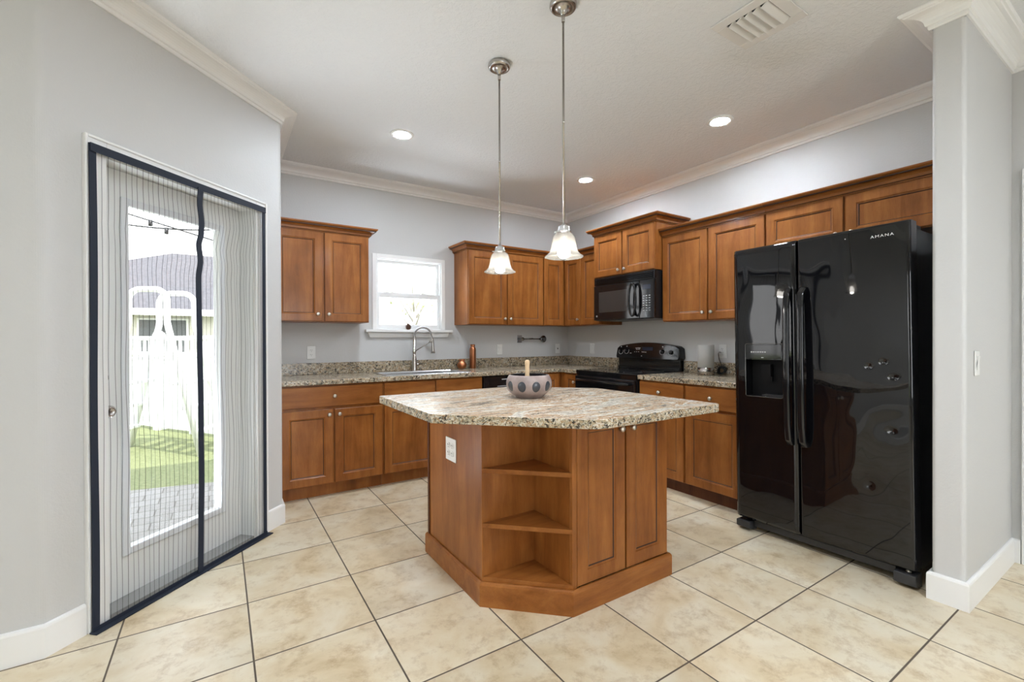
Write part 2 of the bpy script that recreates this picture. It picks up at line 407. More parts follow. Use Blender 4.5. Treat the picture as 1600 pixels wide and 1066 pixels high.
    def build(s, name, mats, parent=None, bevel=0.0, smooth=False, seg=2, angle=40, loc=None):
        bmesh.ops.recalc_face_normals(s.bm, faces=s.bm.faces)
        me = bpy.data.meshes.new(name); s.bm.to_mesh(me); s.bm.free()
        o = bpy.data.objects.new(name, me); COL.objects.link(o)
        for m in ([mats] if isinstance(mats, str) else mats): me.materials.append(MT[m])
        if smooth: me.polygons.foreach_set('use_smooth', [True] * len(me.polygons))
        if bevel:
            md = o.modifiers.new('bevel', 'BEVEL'); md.width = bevel; md.segments = seg; md.limit_method = 'ANGLE'; md.angle_limit = math.radians(angle)
            me.polygons.foreach_set('use_smooth', [True] * len(me.polygons))
            wnm = o.modifiers.new('wn', 'WEIGHTED_NORMAL'); wnm.keep_sharp = True
        if parent is not None: o.parent = parent
        if loc is not None: o.location = loc
        return o

def tag(o, label, cat, group=None, kind=None):
    o['label'] = label; o['category'] = cat
    if group: o['group'] = group
    if kind: o['kind'] = kind
    return o
def struct(o, label=None):
    o['kind'] = 'structure'
    if label: o['label'] = label
    return o
def thing(name, label, cat, loc=(0, 0, 0), rz=0.0, group=None):
    o = bpy.data.objects.new(name, None); COL.objects.link(o); o.empty_display_size = 0.05
    o.location = loc; o.rotation_euler = (0, 0, rz)
    return tag(o, label, cat, group)
def copy_tree(o, parent=None):
    c = o.copy(); COL.objects.link(c)
    if parent is not None: c.parent = parent
    for ch in list(o.children): copy_tree(ch, c)
    return c
BACK, RIGHT, DIAG = 0.0, -PI / 2, PI / 4

# ---------------------------------------------------------------- room shell
H = 2.744
K = 2.3089
R2 = math.sqrt(2)
def diag(t, n):            # point of the diagonal door wall: t along it, n out into the room
    return (t / R2 - K / 2 + n / R2, t / R2 + K / 2 - n / R2)
CR_X, CR_Y = diag(-3.019, 0)      # corner of the diagonal wall with the return beside the cabinets
CL_X, CL_Y = diag(-4.328, 0)      # corner of the diagonal wall with the front-left wall
XW, YS = -7.6, -9.1
STX, STY0, STY1 = -0.838, -3.640, -3.757     # the wall stub beside the refrigerator

def arc(cx, cy, r, a0, a1, n=6):
    return [(cx + r * math.cos(math.radians(a0 + (a1 - a0) * k / n)), cy + r * math.sin(math.radians(a0 + (a1 - a0) * k / n))) for k in range(n + 1)]

b = MB(); b.prism([(XW - 0.1, YS - 0.1), (0.14, YS - 0.1), (0.14, 0.14), (CR_X - 0.12, 0.14), (CR_X - 0.12, CR_Y + 0.06), diag(-3.2, -0.14), diag(-4.3, -0.14), (CL_X, CL_Y + 0.14), (XW - 0.1, CL_Y + 0.14)], -0.12, 0.0)
struct(b.build('floor', 'floor_tile'))
b = MB(); b.box(XW - 0.2, 0.3, YS - 0.2, 0.25, H, H + 0.15)
struct(b.build('ceiling', 'ceiling_texture'))

# back wall (sink window cut out)
WX0, WX1, WZ0, WZ1 = -2.385, -1.690, 1.315, 2.02
b = MB()
b.box(CR_X - 0.14, WX0, 0, 0.14, 0, H); b.box(WX1, 0.14, 0, 0.14, 0, H)
b.box(WX0, WX1, 0, 0.14, 0, WZ0); b.box(WX0, WX1, 0, 0.14, WZ1, H)
struct(b.build('wall_back', 'wall_paint'))
# right wall behind the range; beyond the stub it has a doorway
DY0, DY1, DZ = -3.868, -4.70, 2.06
b = MB()
b.box(0, 0.14, DY0, 0.0, 0, H); b.box(0, 0.14, DY1, DY0, DZ, H); b.box(0, 0.14, YS, DY1, 0, H)
struct(b.build('wall_right', 'wall_paint'))
# wall stub with bullnose corners
r = 0.018
poly = [(-0.001, STY0)] + [(-0.001, STY1)] + arc(STX + r, STY1 + r, r, 270, 180) + arc(STX + r, STY0 - r, r, 180, 90)
b = MB(); b.prism(poly, 0, H); o = b.build('wall_partition', 'wall_paint', smooth=False); struct(o)
# diagonal wall with the glazed door, bullnose corners
DT0, DT1, DH = -4.110, -3.250, 2.035
th = 0.14
def seg_poly(t0, t1): return [diag(t0, 0), diag(t1, 0), diag(t1, -th), diag(t0, -th)]
rr = 0.05
# left piece incl. rounded corner towards the front-left wall (wall directions 0 deg and 45 deg, convex)
tl = rr * math.tan(math.radians(22.5))
cA = (CL_X - tl, CL_Y + rr)
left_arc = arc(cA[0], cA[1], rr, 270, 315)
cB_t = -3.019 - 0.03 * math.tan(math.radians(67.5))
pB = diag(-3.019 - 0.012, 0)
right_arc = [diag(-3.019 - 0.018, 0)] + [(CR_X - 0.004, CR_Y - 0.009)] + [(CR_X - 0.0008, CR_Y + 0.006)] + [(CR_X, CR_Y + 0.02)]
b = MB()
b.prism([(CL_X - tl, CL_Y + th)] + left_arc + [diag(DT0, 0), diag(DT0, -th)], 0, H)
b.prism([diag(DT1, 0)] + right_arc + [(CR_X - 0.12, CR_Y + 0.02), diag(DT1, -th)], 0, H)
b.prism(seg_poly(DT0, DT1), DH, H)
struct(b.build('wall_left', 'wall_paint'))
b = MB(); b.box(CR_X - 0.12, CR_X, CR_Y + 0.02, 0.0, 0, H); struct(b.build('wall_return', 'wall_paint'))
b = MB(); b.box(XW - 0.12, CL_X - tl, CL_Y, CL_Y + th, 0, H); struct(b.build('wall_front', 'wall_paint'))
# great room behind the camera; its unseen windows are sized and placed for light
def holed_wall(name, axis, pos, thick, a0, a1, holes):
    b = MB(); cur = a0
    def bx(u0, u1, z0, z1):
        if axis == 'x': b.box(u0, u1, pos - thick, pos, z0, z1)
        else: b.box(pos - thick, pos, u0, u1, z0, z1)
    for (h0, h1, z0, z1) in holes:
        bx(cur, h0, 0, H); bx(h0, h1, 0, z0); bx(h0, h1, z1, H); cur = h1
    bx(cur, a1, 0, H)
    struct(b.build(name, 'wall_paint'))
holed_wall('wall_south', 'x', YS, 0.14, XW - 0.12, 0.14, [(-3.1, -1.7, 0.4, 2.3)])
holed_wall('wall_west', 'y', XW, 0.12, YS, CL_Y, [(-3.7, -2.2, 0.2, 2.3)])
def far_window(name, axis, a0, a1, z0, z1, pos):
    b = MB(); w = 0.05
    def bx(u0, u1, q0, q1):
        if axis == 'x': b.box(u0, u1, pos - 0.09, pos - 0.03, q0, q1)
        else: b.box(pos - 0.09, pos - 0.03, u0, u1, q0, q1)
    bx(a0, a0 + w, z0, z1); bx(a1 - w, a1, z0, z1); bx(a0 + w, a1 - w, z0, z0 + w); bx(a0 + w, a1 - w, z1 - w, z1)
    m = (a0 + a1) / 2; bx(m - 0.025, m + 0.025, z0 + w, z1 - w)
    struct(b.build(name, 'vinyl_white'))
far_window('window_2', 'x', -3.1, -1.7, 0.4, 2.3, YS)
far_window('window_3', 'y', -3.7, -2.2, 0.2, 2.3, XW)

# crown moulding
CZ = 2.659
crown = [(0.0, CZ), (0.008, CZ), (0.011, CZ + 0.006), (0.011, CZ + 0.016), (0.019, CZ + 0.019), (0.021, CZ + 0.026)]
for k in range(1, 7):
    a = k / 6 * PI / 2
    crown.append((0.021 + 0.060 * (1 - math.cos(a)), CZ + 0.026 + 0.038 * math.sin(a)))
crown += [(0.084, CZ + 0.068), (0.092, CZ + 0.070), (0.098, CZ + 0.078), (0.098, H - 0.0005), (0.0, H - 0.0005)]
CP = [(XW, CL_Y), (CL_X, CL_Y), (CR_X, CR_Y), (CR_X, 0.0), (0.0, 0.0), (0.0, STY0), (STX, STY0), (STX, STY1), (0.0, STY1), (0.0, YS)]
for i, (i0, i1) in enumerate([(0, 1), (1, 2), (2, 3), (3, 4), (4, 5), (5, 8), (8, 9)]):
    struct(MB().sweep(crown, CP, i0, i1).build('trim_%d' % (i + 1), 'white_trim'))
# baseboards
BH = 0.128
base_prof = [(0.0, 0.0), (0.015, 0.0), (0.015, BH - 0.012), (0.012, BH - 0.004), (0.005, BH), (0.0, BH)]
pa, pb_ = diag(-4.192, 0), diag(-3.168, 0)
BP = [(XW, CL_Y), (CL_X, CL_Y), pa]
struct(MB().sweep(base_prof, BP).build('baseboard_left', 'white_trim', bevel=0))
BP = [pb_, (CR_X, CR_Y), (CR_X, -0.66)]
struct(MB().sweep(base_prof, BP).build('baseboard_return', 'white_trim'))
BP = [(STX + 0.10, STY0), (STX, STY0), (STX, STY1), (0.0, STY1), (0.0, DY0 + 0.075)]
struct(MB().sweep(base_prof, BP).build('baseboard_right', 'white_trim'))
# doorway beyond the stub: casing, jamb and white door
dr = bpy.data.objects.new('door_2', None); COL.objects.link(dr); dr.location = (0, DY0, 0); struct(dr)
cas = [(-0.0, 0.0), (0.0, 0.012), (0.018, 0.016), (0.018, 0.066), (0.012, 0.072), (0.0, 0.072)]
b = MB(); b.box(-0.018, 0, 0.072, -0.004, 0, DZ + 0.068); b.box(-0.018, 0, -0.004, -(DY0 - DY1) - 0.07, DZ - 0.004, DZ + 0.068)
b.box(-0.018, 0, -(DY0 - DY1) + 0.004, -(DY0 - DY1) - 0.072, 0, DZ - 0.004)
b.build('casing', 'white_trim', dr, bevel=0.004)
b = MB(); b.box(0.095, 0.135, -0.003, -(DY0 - DY1) + 0.003, 0.008, DZ - 0.003); b.build('door_panel', 'white_trim', dr, bevel=0.003)
b = MB(); b.box(0.0005, 0.002, -0.002, 0.0, 0.86, 0.92); b.box(-0.0205, -0.0185, 0.004, 0.030, 0.845, 0.865); b.box(-0.0205, -0.0185, 0.006, 0.028, 0.80, 0.82)
b.build('strike_plate', 'white_plastic', dr)

# ---------------------------------------------------------------- sink window
w1 = bpy.data.objects.new('window_1', None); COL.objects.link(w1); w1.location = (-2.040, 0, 0); struct(w1, 'white double hung window over the sink')
x0, x1 = WX0 + 2.040, WX1 + 2.040
b = MB()
b.box(x0 - 0.028, x0 + 0.012, -0.016, 0, 1.3195, WZ1 + 0.028); b.box(x1 - 0.012, x1 + 0.028, -0.016, 0, 1.3195, WZ1 + 0.028)
b.box(x0 + 0.012, x1 - 0.012, -0.016, 0, WZ1 - 0.012, WZ1 + 0.028)
b.build('casing', 'white_trim', w1, bevel=0.003)
b = MB()       # vinyl outer frame
b.box(x0, x0 + 0.022, 0.004, 0.10, WZ0, WZ1); b.box(x1 - 0.022, x1, 0.004, 0.10, WZ0, WZ1)
b.box(x0 + 0.022, x1 - 0.022, 0.004, 0.10, WZ1 - 0.02, WZ1); b.box(x0 + 0.022, x1 - 0.022, 0.004, 0.10, WZ0, WZ0 + 0.018)
b.build('window_frame', 'vinyl_white', w1, bevel=0.002)
def sash(name, y0, y1, z0, z1, wt, wb):
    b = MB(); a0, a1 = x0 + 0.022, x1 - 0.022; s_ = 0.026
    b.box(a0, a0 + s_, y0, y1, z0, z1); b.box(a1 - s_, a1, y0, y1, z0, z1)
    b.box(a0 + s_, a1 - s_, y0, y1, z1 - wt, z1); b.box(a0 + s_, a1 - s_, y0, y1, z0, z0 + wb)
    o = b.build(name, 'vinyl_white', w1, bevel=0.002)
    g = MB(); g.box(a0 + s_ - 0.004, a1 - s_ + 0.004, (y0 + y1) / 2 - 0.002, (y0 + y1) / 2 + 0.002, z0 + wb - 0.004, z1 - wt + 0.004)
    g.build('pane', 'clear_glass', o)
    return o
sash('upper_sash', 0.052, 0.078, 1.655, WZ1 - 0.02, 0.026, 0.035)
lo = sash('lower_sash', 0.020, 0.048, WZ0 + 0.018, 1.678, 0.044, 0.036)
for xx in (-0.16, 0.15):
    b = MB(); b.box(xx - 0.022, xx + 0.022, 0.018, 0.040, 1.678, 1.686); b.lathe([(0.008, 0), (0.009, 0.008), (0.0, 0.010)], (xx, 0.03, 1.686), 10)
    b.build('sash_lock', 'vinyl_white', lo)
b = MB(); b.box(-0.445, 0.445, -0.058, 0.004, 1.293, 1.3185); b.build('window_sill', 'white_trim', w1, bevel=0.004)
b = MB(); b.extrude_xz([(-0.40, 1.243), (0.40, 1.243), (0.42, 1.2925), (-0.42, 1.2925)], -0.022, -0.0005); b.build('apron', 'white_trim', w1, bevel=0.003)

# ---------------------------------------------------------------- glazed back door in the diagonal wall
TC = (DT0 + DT1) / 2
d1 = bpy.data.objects.new('door_1', None); COL.objects.link(d1); px_, py_ = diag(TC, 0); d1.location = (px_, py_, 0); d1.rotation_euler = (0, 0, DIAG)
struct(d1, 'white glazed back door in the diagonal wall')
hw = (DT1 - DT0) / 2
b = MB(); cw = 0.080
b.box(-hw - cw, -hw + 0.006, -0.017, 0, 0, DH + 0.052); b.box(hw - 0.006, hw + cw, -0.017, 0, 0, DH + 0.052); b.box(-hw + 0.006, hw - 0.006, -0.017, 0, DH - 0.006, DH + 0.052)
b.box(-hw - cw, -hw - cw + 0.012, -0.023, -0.017, 0, DH + 0.052); b.box(hw + cw - 0.012, hw + cw, -0.023, -0.017, 0, DH + 0.052); b.box(-hw - cw + 0.012, hw + cw - 0.012, -0.023, -0.017, DH + 0.040, DH + 0.052)
b.build('casing', 'white_trim', d1, bevel=0.003)
b = MB(); b.box(-hw, -hw + 0.018, 0.001, 0.139, 0.0, DH); b.box(hw - 0.018, hw, 0.001, 0.139, 0, DH); b.box(-hw + 0.018, hw - 0.018, 0.001, 0.139, DH - 0.018, DH)
b.build('jamb', 'door_white', d1)
b = MB(); b.box(-hw + 0.018, hw - 0.018, 0.002, 0.139, 0.0, 0.018); b.build('threshold', 'threshold_grey', d1)
g0, g1, gz0, gz1 = -0.260, 0.262, 0.238, 1.866
lw = hw - 0.020
b = MB(); yA, yB = 0.094, 0.136
b.box(-lw, g0, yA, yB, 0.02, DH - 0.021); b.box(g1, lw, yA, yB, 0.02, DH - 0.021); b.box(g0, g1, yA, yB, 0.02, gz0); b.box(g0, g1, yA, yB, gz1, DH - 0.021)
leaf = b.build('door_leaf', 'door_white', d1)
b = MB(); f_ = 0.030
for (a0, a1, c0, c1) in ((g0 - f_, g0 + 0.004, gz0 - f_, gz1 + f_), (g1 - 0.004, g1 + f_, gz0 - f_, gz1 + f_), (g0 + 0.004, g1 - 0.004, gz0 - f_, gz0 + 0.004), (g0 + 0.004, g1 - 0.004, gz1 - 0.004, gz1 + f_)):
    b.box(a0, a1, yA - 0.012, yA, c0, c1)
b.build('glazing_frame', 'lite_frame', leaf, bevel=0.005)
b = MB(); b.box(g0, g1, 0.112, 0.118, gz0, gz1); b.build('pane', 'clear_glass', leaf)
kx = -0.382
b = MB(); b.lathe([(0.0, 0), (0.034, 0), (0.034, 0.006), (0.028, 0.012), (0.013, 0.014), (0.012, 0.034), (0.022, 0.040), (0.028, 0.052), (0.027, 0.062), (0.020, 0.069), (0.014, 0.070), (0.013, 0.067), (0, 0.067)], (kx, yA, 0.905), 24, axis='-Y')
b.build('knob', 'brushed_nickel', d1)
b = MB(); b.lathe([(0.0, 0), (0.034, 0), (0.034, 0.008), (0.029, 0.016), (0.0, 0.018)], (kx, yA, 1.055), 24, axis='-Y'); b.box(kx - 0.006, kx + 0.006, yA - 0.034, yA - 0.016, 1.037, 1.073)
b.build('deadbolt', 'brushed_nickel', d1)
# magnetic mesh screen curtain over the door
sc = thing('mesh_screen_curtain', 'see-through pinstriped mesh screen curtain with navy tape hanging over the back door', 'screen curtain', (px_, py_, 0), DIAG)
CX = [(0.0, -0.004), (0.25, 0.0), (0.5, 0.004), (0.9, 0.003), (1.2, -0.002), (1.55, -0.006), (1.64, 0.006), (1.72, -0.004), (1.78, 0.010), (1.84, 0.014), (1.94, 0.004), (2.035, 0.010)]
def cx_at(z):
    for (za, xa), (zb, xb) in zip(CX, CX[1:]):
        if za <= z <= zb:
            t = (z - za) / (zb - za); t = t * t * (3 - 2 * t); return xa + (xb - xa) * t
    return CX[-1][1]
SL, SR, SZ = -0.504, 0.476, 2.045
def curtain(name, xa, xb, side, u0):
    b = MB(); uvl = b.bm.loops.layers.uv.new('UVMap'); nx, nz = 90, 60; g = []
    for j in range(nz + 1):
        z = 0.006 + (SZ - 0.02 - 0.006) * j / nz; row = []
        for i in range(nx + 1):
            u = i / nx
            l = xa if side == 'L' else cx_at(z) - 0.004; rgt = xb if side == 'R' else cx_at(z) + 0.004
            env = math.sin(PI * u)
            hang = math.sin(PI * min(1, z / SZ))
            wob = 0.004 * math.sin(z * 9 + u * 5) * env * (0.35 + hang)
            if side == 'R': wob += 0.012 * math.sin(z * 16 + 2.6) * env * max(0, 1 - abs(z - 1.85) / 0.22)
            x = l + (rgt - l) * u + wob
            y = -0.030 - 0.005 * (1 + math.sin(u * 42 + 1.2 * math.sin(z * 4))) * (0.4 + 0.6 * hang) * env
            row.append((b.bm.verts.new((x, y, z)), u0 + u * (0.474)))
        g.append(row)
    for j in range(nz):
        for i in range(nx):
            q = [g[j][i], g[j][i + 1], g[j + 1][i + 1], g[j + 1][i]]
            f = b.bm.faces.new([v for v, _ in q]); f.smooth = True
            for lp, (v, u) in zip(f.loops, q): lp[uvl].uv = (u, v.co.z)
    return b.build(name, 'pinstripe_mesh', sc)
curtain('mesh_panel', SL, 0, 'L', 0.0); curtain('mesh_panel', 0, SR, 'R', 0.008)
def ribbon(name, pts, w, axis, yo=-0.036):
    b = MB(); a = []
    for (x, z) in pts:
        if axis == 'z': a.append([b.bm.verts.new((x - w / 2, yo, z)), b.bm.verts.new((x + w / 2, yo, z)), b.bm.verts.new((x + w / 2, yo + 0.005, z)), b.bm.verts.new((x - w / 2, yo + 0.005, z))])
        else: a.append([b.bm.verts.new((x, yo, z - w / 2)), b.bm.verts.new((x, yo, z + w / 2)), b.bm.verts.new((x, yo + 0.005, z + w / 2)), b.bm.verts.new((x, yo + 0.005, z - w / 2))])
    for p, q in zip(a, a[1:]):
        for k in range(4): b.bm.faces.new((p[k], p[(k + 1) % 4], q[(k + 1) % 4], q[k]))
    b.bm.faces.new(a[0]); b.bm.faces.new(a[-1])
    return b.build(name, 'navy_tape', sc)
zs = [SZ * k / 40 for k in range(41)]
ribbon('border_tape', [(SL + 0.013 + 0.002 * math.sin(z * 5), 0.002 + z * 0.999) for z in zs], 0.027, 'z')
ribbon('border_tape', [(SR - 0.010, 0.002 + z * 0.999) for z in zs], 0.022, 'z')
ribbon('border_tape', [(SL, SZ - 0.016), (0.0, SZ - 0.017), (SR, SZ - 0.013)], 0.034, 'x', -0.042)
b = MB(); b.box(SL - 0.005, SR + 0.025, -0.062, -0.024, 0.001, 0.006); b.box(SL, SR + 0.005, -0.037, -0.033, 0.006, 0.022); b.build('hem_tape', 'navy_tape', sc)
ribbon('centre_tape', [(cx_at(z), max(0.004, z)) for z in [SZ * k / 90 for k in range(90)]], 0.030, 'z', -0.048)

# ---------------------------------------------------------------- cabinet builders
def ring_door(b, w, h, t, stile, x=0, z=0, y=0):
    """recessed-panel front: wood slot 0, glaze slot 1; front face at y - t"""
    def ring(ins, yy):
        return [b.bm.verts.new((x + xx, yy, z + zz)) for xx, zz in ((ins, ins), (w - ins, ins), (w - ins, h - ins), (ins, h - ins))]
    lev = [(0.0, y), (0.0, y - t + 0.003), (0.003, y - t)]
    if stile: lev += [(stile, y - t), (stile + 0.0035, y - t + 0.004), (stile + 0.010, y - t + 0.0055), (stile + 0.0145, y - t + 0.009)]
    rg = [ring(*l) for l in lev]
    for i, (a, c) in enumerate(zip(rg, rg[1:])):
        for k in range(4):
            f = b.bm.faces.new((a[k], a[(k + 1) % 4], c[(k + 1) % 4], c[k])); f.material_index = 1 if i == 5 else 0
    b.bm.faces.new(rg[-1]); b.bm.faces.new(list(reversed(rg[0])))
knob_me = None
def knob(parent, x, y, z, rot=0.0):
    global knob_me
    if knob_me is None:
        b = MB(); b.lathe([(0.0, 0), (0.0085, 0), (0.007, 0.004), (0.0055, 0.010), (0.009, 0.013), (0.0145, 0.017), (0.0150, 0.021), (0.011, 0.0255), (0, 0.027)], (0, 0, 0), 16, axis='-Y')
        o = b.build('knob', 'satin_nickel'); knob_me = o.data
    else:
        o = bpy.data.objects.new('knob', knob_me); COL.objects.link(o)
    o.parent = parent; o.location = (x, y, z)
    o.rotation_euler = (0, 0, rot)
    return o
def front(name, root, x0, x1, z0, z1, ydepth, stile=0.058, kn=None, t=0.020, mat='maple_vertical'):
    b = MB(); ring_door(b, x1 - x0, z1 - z0, t, stile)
    o = b.build(name, [mat, 'maple_glaze'], root, loc=(x0, -ydepth, z0))
    if kn: knob(o, kn[0] - x0, -t, kn[1] - z0)
    return o
CAB_CROWN = lambda z: [(0.0, z), (0.008, z), (0.008, z + 0.009), (0.019, z + 0.010), (0.019, z + 0.018), (0.020, z + 0.026), (0.027, z + 0.035), (0.037, z + 0.041), (0.042, z + 0.043), (0.054, z + 0.044), (0.054, z + 0.050), (0.060, z + 0.054), (0.065, z + 0.060), (0.066, z + 0.069), (0.0, z + 0.069)]
def cab_crown(root, path, z, i0=0, i1=None):
    MB().sweep(CAB_CROWN(z), path, i0, i1, glaze=(2, 8, 9)).build('crown_moulding', ['maple_horizontal', 'maple_glaze'], root)
UZ0, UZ1, UD = 1.372, 2.139, 0.305
def upper(label, loc, rz, w, doors, z0=UZ0, z1=UZ1, d=UD, path=None, seg=(0, None), group='wall-hung maple cabinets', name='upper_cabinet', knob_z=None):
    r = thing(name, label, 'cabinet', loc, rz, group)
    b = MB(); b.box(0.0005, w - 0.0005, -d, -0.0008, z0, z1); b.build('carcass', 'maple_vertical', r, bevel=0.0015)
    for (a, c, kx_) in doors:
        front('door', r, a, c, z0 + 0.006, z1 - 0.020, d, kn=None if kx_ is None else (kx_, (knob_z or z0 + 0.064)))
    if path: cab_crown(r, path, z1 - 0.016, *seg)
    return r
f = UD + 0.001
upper('maple wall cabinet hung between the door wall and the sink window', (-3.287, 0, 0), BACK, 0.760,
      [(0.006, 0.372, 0.335), (0.391, 0.754, 0.421)], path=[(0.002, -f), (0.760, -f), (0.760, -0.001)])
upper('maple wall cabinet just right of the sink window, behind the farther pendant', (-1.552, 0, 0), BACK, 0.936,
      [(0.006, 0.456, 0.425), (0.466, 0.930, 0.496)], path=[(0.0, -0.001), (0.0, -f), (0.936, -f)])
# inside-corner cabinet
rc = thing('corner_cabinet', 'L-shaped maple wall cabinet in the inside corner above the towel bar', 'cabinet', (0, 0, 0), 0, 'wall-hung maple cabinets')
b = MB(); b.prism([(-0.0008, -0.0008), (-0.615, -0.0008), (-0.615, -UD), (-UD, -UD), (-UD, -0.604), (-0.0008, -0.604)], UZ0, UZ1); b.build('carcass', 'maple_vertical', rc)
front('door', rc, -0.609, -0.333, UZ0 + 0.006, UZ1 - 0.020, UD)
dd = MB(); ring_door(dd, 0.262, UZ1 - UZ0 - 0.026, 0.020, 0.055)
o = dd.build('door', ['maple_vertical', 'maple_glaze'], rc, loc=(-UD, -0.333, UZ0 + 0.006)); o.rotation_euler = (0, 0, RIGHT); knob(o, 0.232, -0.020, 0.058)
cab_crown(rc, [(-0.615, -f), (-f, -f), (-f, -0.604)], UZ1 - 0.016)
upper('narrow single door maple wall cabinet immediately left of the microwave', (0, -0.606, 0), RIGHT, 0.298,
      [(0.004, 0.294, 0.262)], path=[(0.0, -f), (0.298, -f)])
MD = 0.395
upper('taller stepped-out maple cabinet mounted over the microwave', (0, -0.908, 0), RIGHT, 0.776,
      [(0.006, 0.381, 0.348), (0.393, 0.770, 0.426)], z0=1.838, z1=2.275, d=MD, path=[(0.0, -0.001), (0.0, -MD - 0.001), (0.776, -MD - 0.001), (0.776, -0.001)], knob_z=1.885)
upper('two door maple wall cabinet between the microwave and the refrigerator', (0, -1.688, 0), RIGHT, 0.908,
      [(0.006, 0.442, 0.410), (0.454, 0.902, 0.486)], path=[(0.0, -f), (0.908, -f)])
upper('short wide maple cabinet above the black refrigerator', (0, -2.598, 0), RIGHT, 1.000,
      [(0.006, 0.486, 0.450), (0.499, 0.990, 0.535)], z0=1.842, path=[(0.0, -f), (1.000, -f)], knob_z=1.882)

# base cabinets
BD, BZ = 0.610, 0.8745
def base(label, loc, rz, w, fronts, toe='maple_dark', toe_d=0.555, body=None, name='base_cabinet', group='maple base cabinets'):
    r = thing(name, label, 'cabinet', loc, rz, group)
    b = MB()
    if body == 'open':
        b.box(0.0005, 0.019, -BD, -0.001, 0.100, BZ); b.box(w - 0.019, w - 0.0005, -BD, -0.001, 0.100, BZ); b.box(0.019, w - 0.019, -BD, -0.001, 0.100, 0.118)
        b.box(0.019, w - 0.019, -0.012, -0.001, 0.118, BZ); b.box(0.019, w - 0.019, -BD, -BD + 0.018, 0.118, BZ)
    else: b.box(0.0005, w - 0.0005, -BD, -0.001, 0.100, BZ)
    b.build('carcass', 'maple_vertical', r)
    b = MB(); b.box(0.0005, w - 0.0005, -toe_d, -0.05, 0.0, 0.0995); b.build('toe_kick', toe, r)
    for (kind, a, c, kx_) in fronts:
        if kind == 'drawer': front('drawer', r, a, c, 0.704, 0.862, BD, stile=0, kn=None if kx_ is None else (kx_, 0.785), mat='maple_horizontal')
        elif kind == 'false': front('false_front', r, a, c, 0.704, 0.862, BD, stile=0, mat='maple_horizontal')
        else: front('door', r, a, c, 0.108, 0.682, BD, kn=None if kx_ is None else (kx_, 0.642))
    return r
base('maple base cabinet beside the door wall, one wide drawer over two doors', (-3.268, 0, 0), BACK, 0.768,
     [('drawer', 0.004, 0.758, 0.383), ('door', 0.004, 0.371, 0.343), ('door', 0.385, 0.758, 0.418)], toe='maple_vertical')
base('maple sink base cabinet with two plain false fronts, below the faucet', (-2.499, 0, 0), BACK, 0.940,
     [('false', 0.008, 0.458, None), ('false', 0.468, 0.932, None), ('door', 0.008, 0.458, 0.425), ('door', 0.468, 0.932, 0.500)], toe='maple_vertical', body='open')
base('maple base cabinet touching the range, narrower drawer and door', (0, -1.690, 0), RIGHT, 0.448,
     [('drawer', 0.008, 0.440, 0.218), ('door', 0.008, 0.440, 0.044)])
base('maple base cabinet touching the refrigerator, drawer over one door', (0, -2.140, 0), RIGHT, 0.462,
     [('drawer', 0.010, 0.454, 0.228), ('door', 0.010, 0.454, None)])
rb = thing('corner_base_cabinet', 'L-shaped maple corner base cabinet between dishwasher and range, mostly hidden by the bowl', 'cabinet', (0, 0, 0), 0, 'maple base cabinets')
b = MB(); b.prism([(-0.001, -0.001), (-0.930, -0.001), (-0.930, -BD), (-BD, -BD), (-BD, -0.903), (-0.001, -0.903)], 0.10, BZ); b.build('carcass', 'maple_vertical', rb)
b = MB(); b.prism([(-0.05, -0.05), (-0.930, -0.05), (-0.930, -0.555), (-0.555, -0.555), (-0.555, -0.903), (-0.05, -0.903)], 0.0, 0.0995); b.build('toe_kick', 'maple_dark', rb)
front('door', rb, -0.925, -0.640, 0.108, 0.862, BD)
dd = MB(); ring_door(dd, 0.200, 0.754, 0.020, 0.045)
o = dd.build('door', ['maple_vertical', 'maple_glaze'], rb, loc=(-BD, -0.700, 0.108)); o.rotation_euler = (0, 0, RIGHT); knob(o, 0.155, -0.020, 0.678)

# ---------------------------------------------------------------- countertops
CT0, CT1, CD = 0.876, 0.914, 0.648
def slab(cells_x, cells_y, keep, z0, z1, b):
    vt = {}
    def V(i, j, z):
        k = (i, j, z)
        if k not in vt: vt[k] = b.bm.verts.new((cells_x[i], cells_y[j], z))
        return vt[k]
    inside = lambda i, j: 0 <= i < len(cells_x) - 1 and 0 <= j < len(cells_y) - 1 and keep((cells_x[i] + cells_x[i + 1]) / 2, (cells_y[j] + cells_y[j + 1]) / 2)
    for i in range(len(cells_x) - 1):
        for j in range(len(cells_y) - 1):
            if not inside(i, j): continue
            b.bm.faces.new((V(i, j, z1), V(i + 1, j, z1), V(i + 1, j + 1, z1), V(i, j + 1, z1)))
            b.bm.faces.new((V(i, j, z0), V(i, j + 1, z0), V(i + 1, j + 1, z0), V(i + 1, j, z0)))
            for (di, dj, p, q) in ((-1, 0, (i, j), (i, j + 1)), (1, 0, (i + 1, j + 1), (i + 1, j)), (0, -1, (i + 1, j), (i, j)), (0, 1, (i, j + 1), (i + 1, j + 1))):
                if not inside(i + di, j + dj):
                    b.bm.faces.new((V(*p, z0), V(*p, z1), V(*q, z1), V(*q, z0)))
SX0, SX1, SY0, SY1 = -2.455, -1.655, -0.575, -0.155
ct = thing('countertop', 'L-shaped brown granite-look countertop around the sink, with matching backsplash', 'countertop', (0, 0, 0))
b = MB(); xs = [-3.286, SX0 + 0.02, SX1 - 0.02, -CD, -0.001]; ys = [-0.902, -CD, SY0 + 0.02, SY1 - 0.02, -0.001]
slab(xs, ys, lambda x, y: (y > -CD or x > -CD) and not (SX0 < x < SX1 and SY0 < y < SY1), CT0, CT1, b)
b.build('worktop', 'granite_laminate', ct, bevel=0.006, seg=3)
b = MB(); b.prism([(-3.286, -0.001), (-3.286, -0.020), (-0.020, -0.020), (-0.020, -0.902), (-0.001, -0.902), (-0.001, -0.001)], CT1 + 0.0005, 1.016)
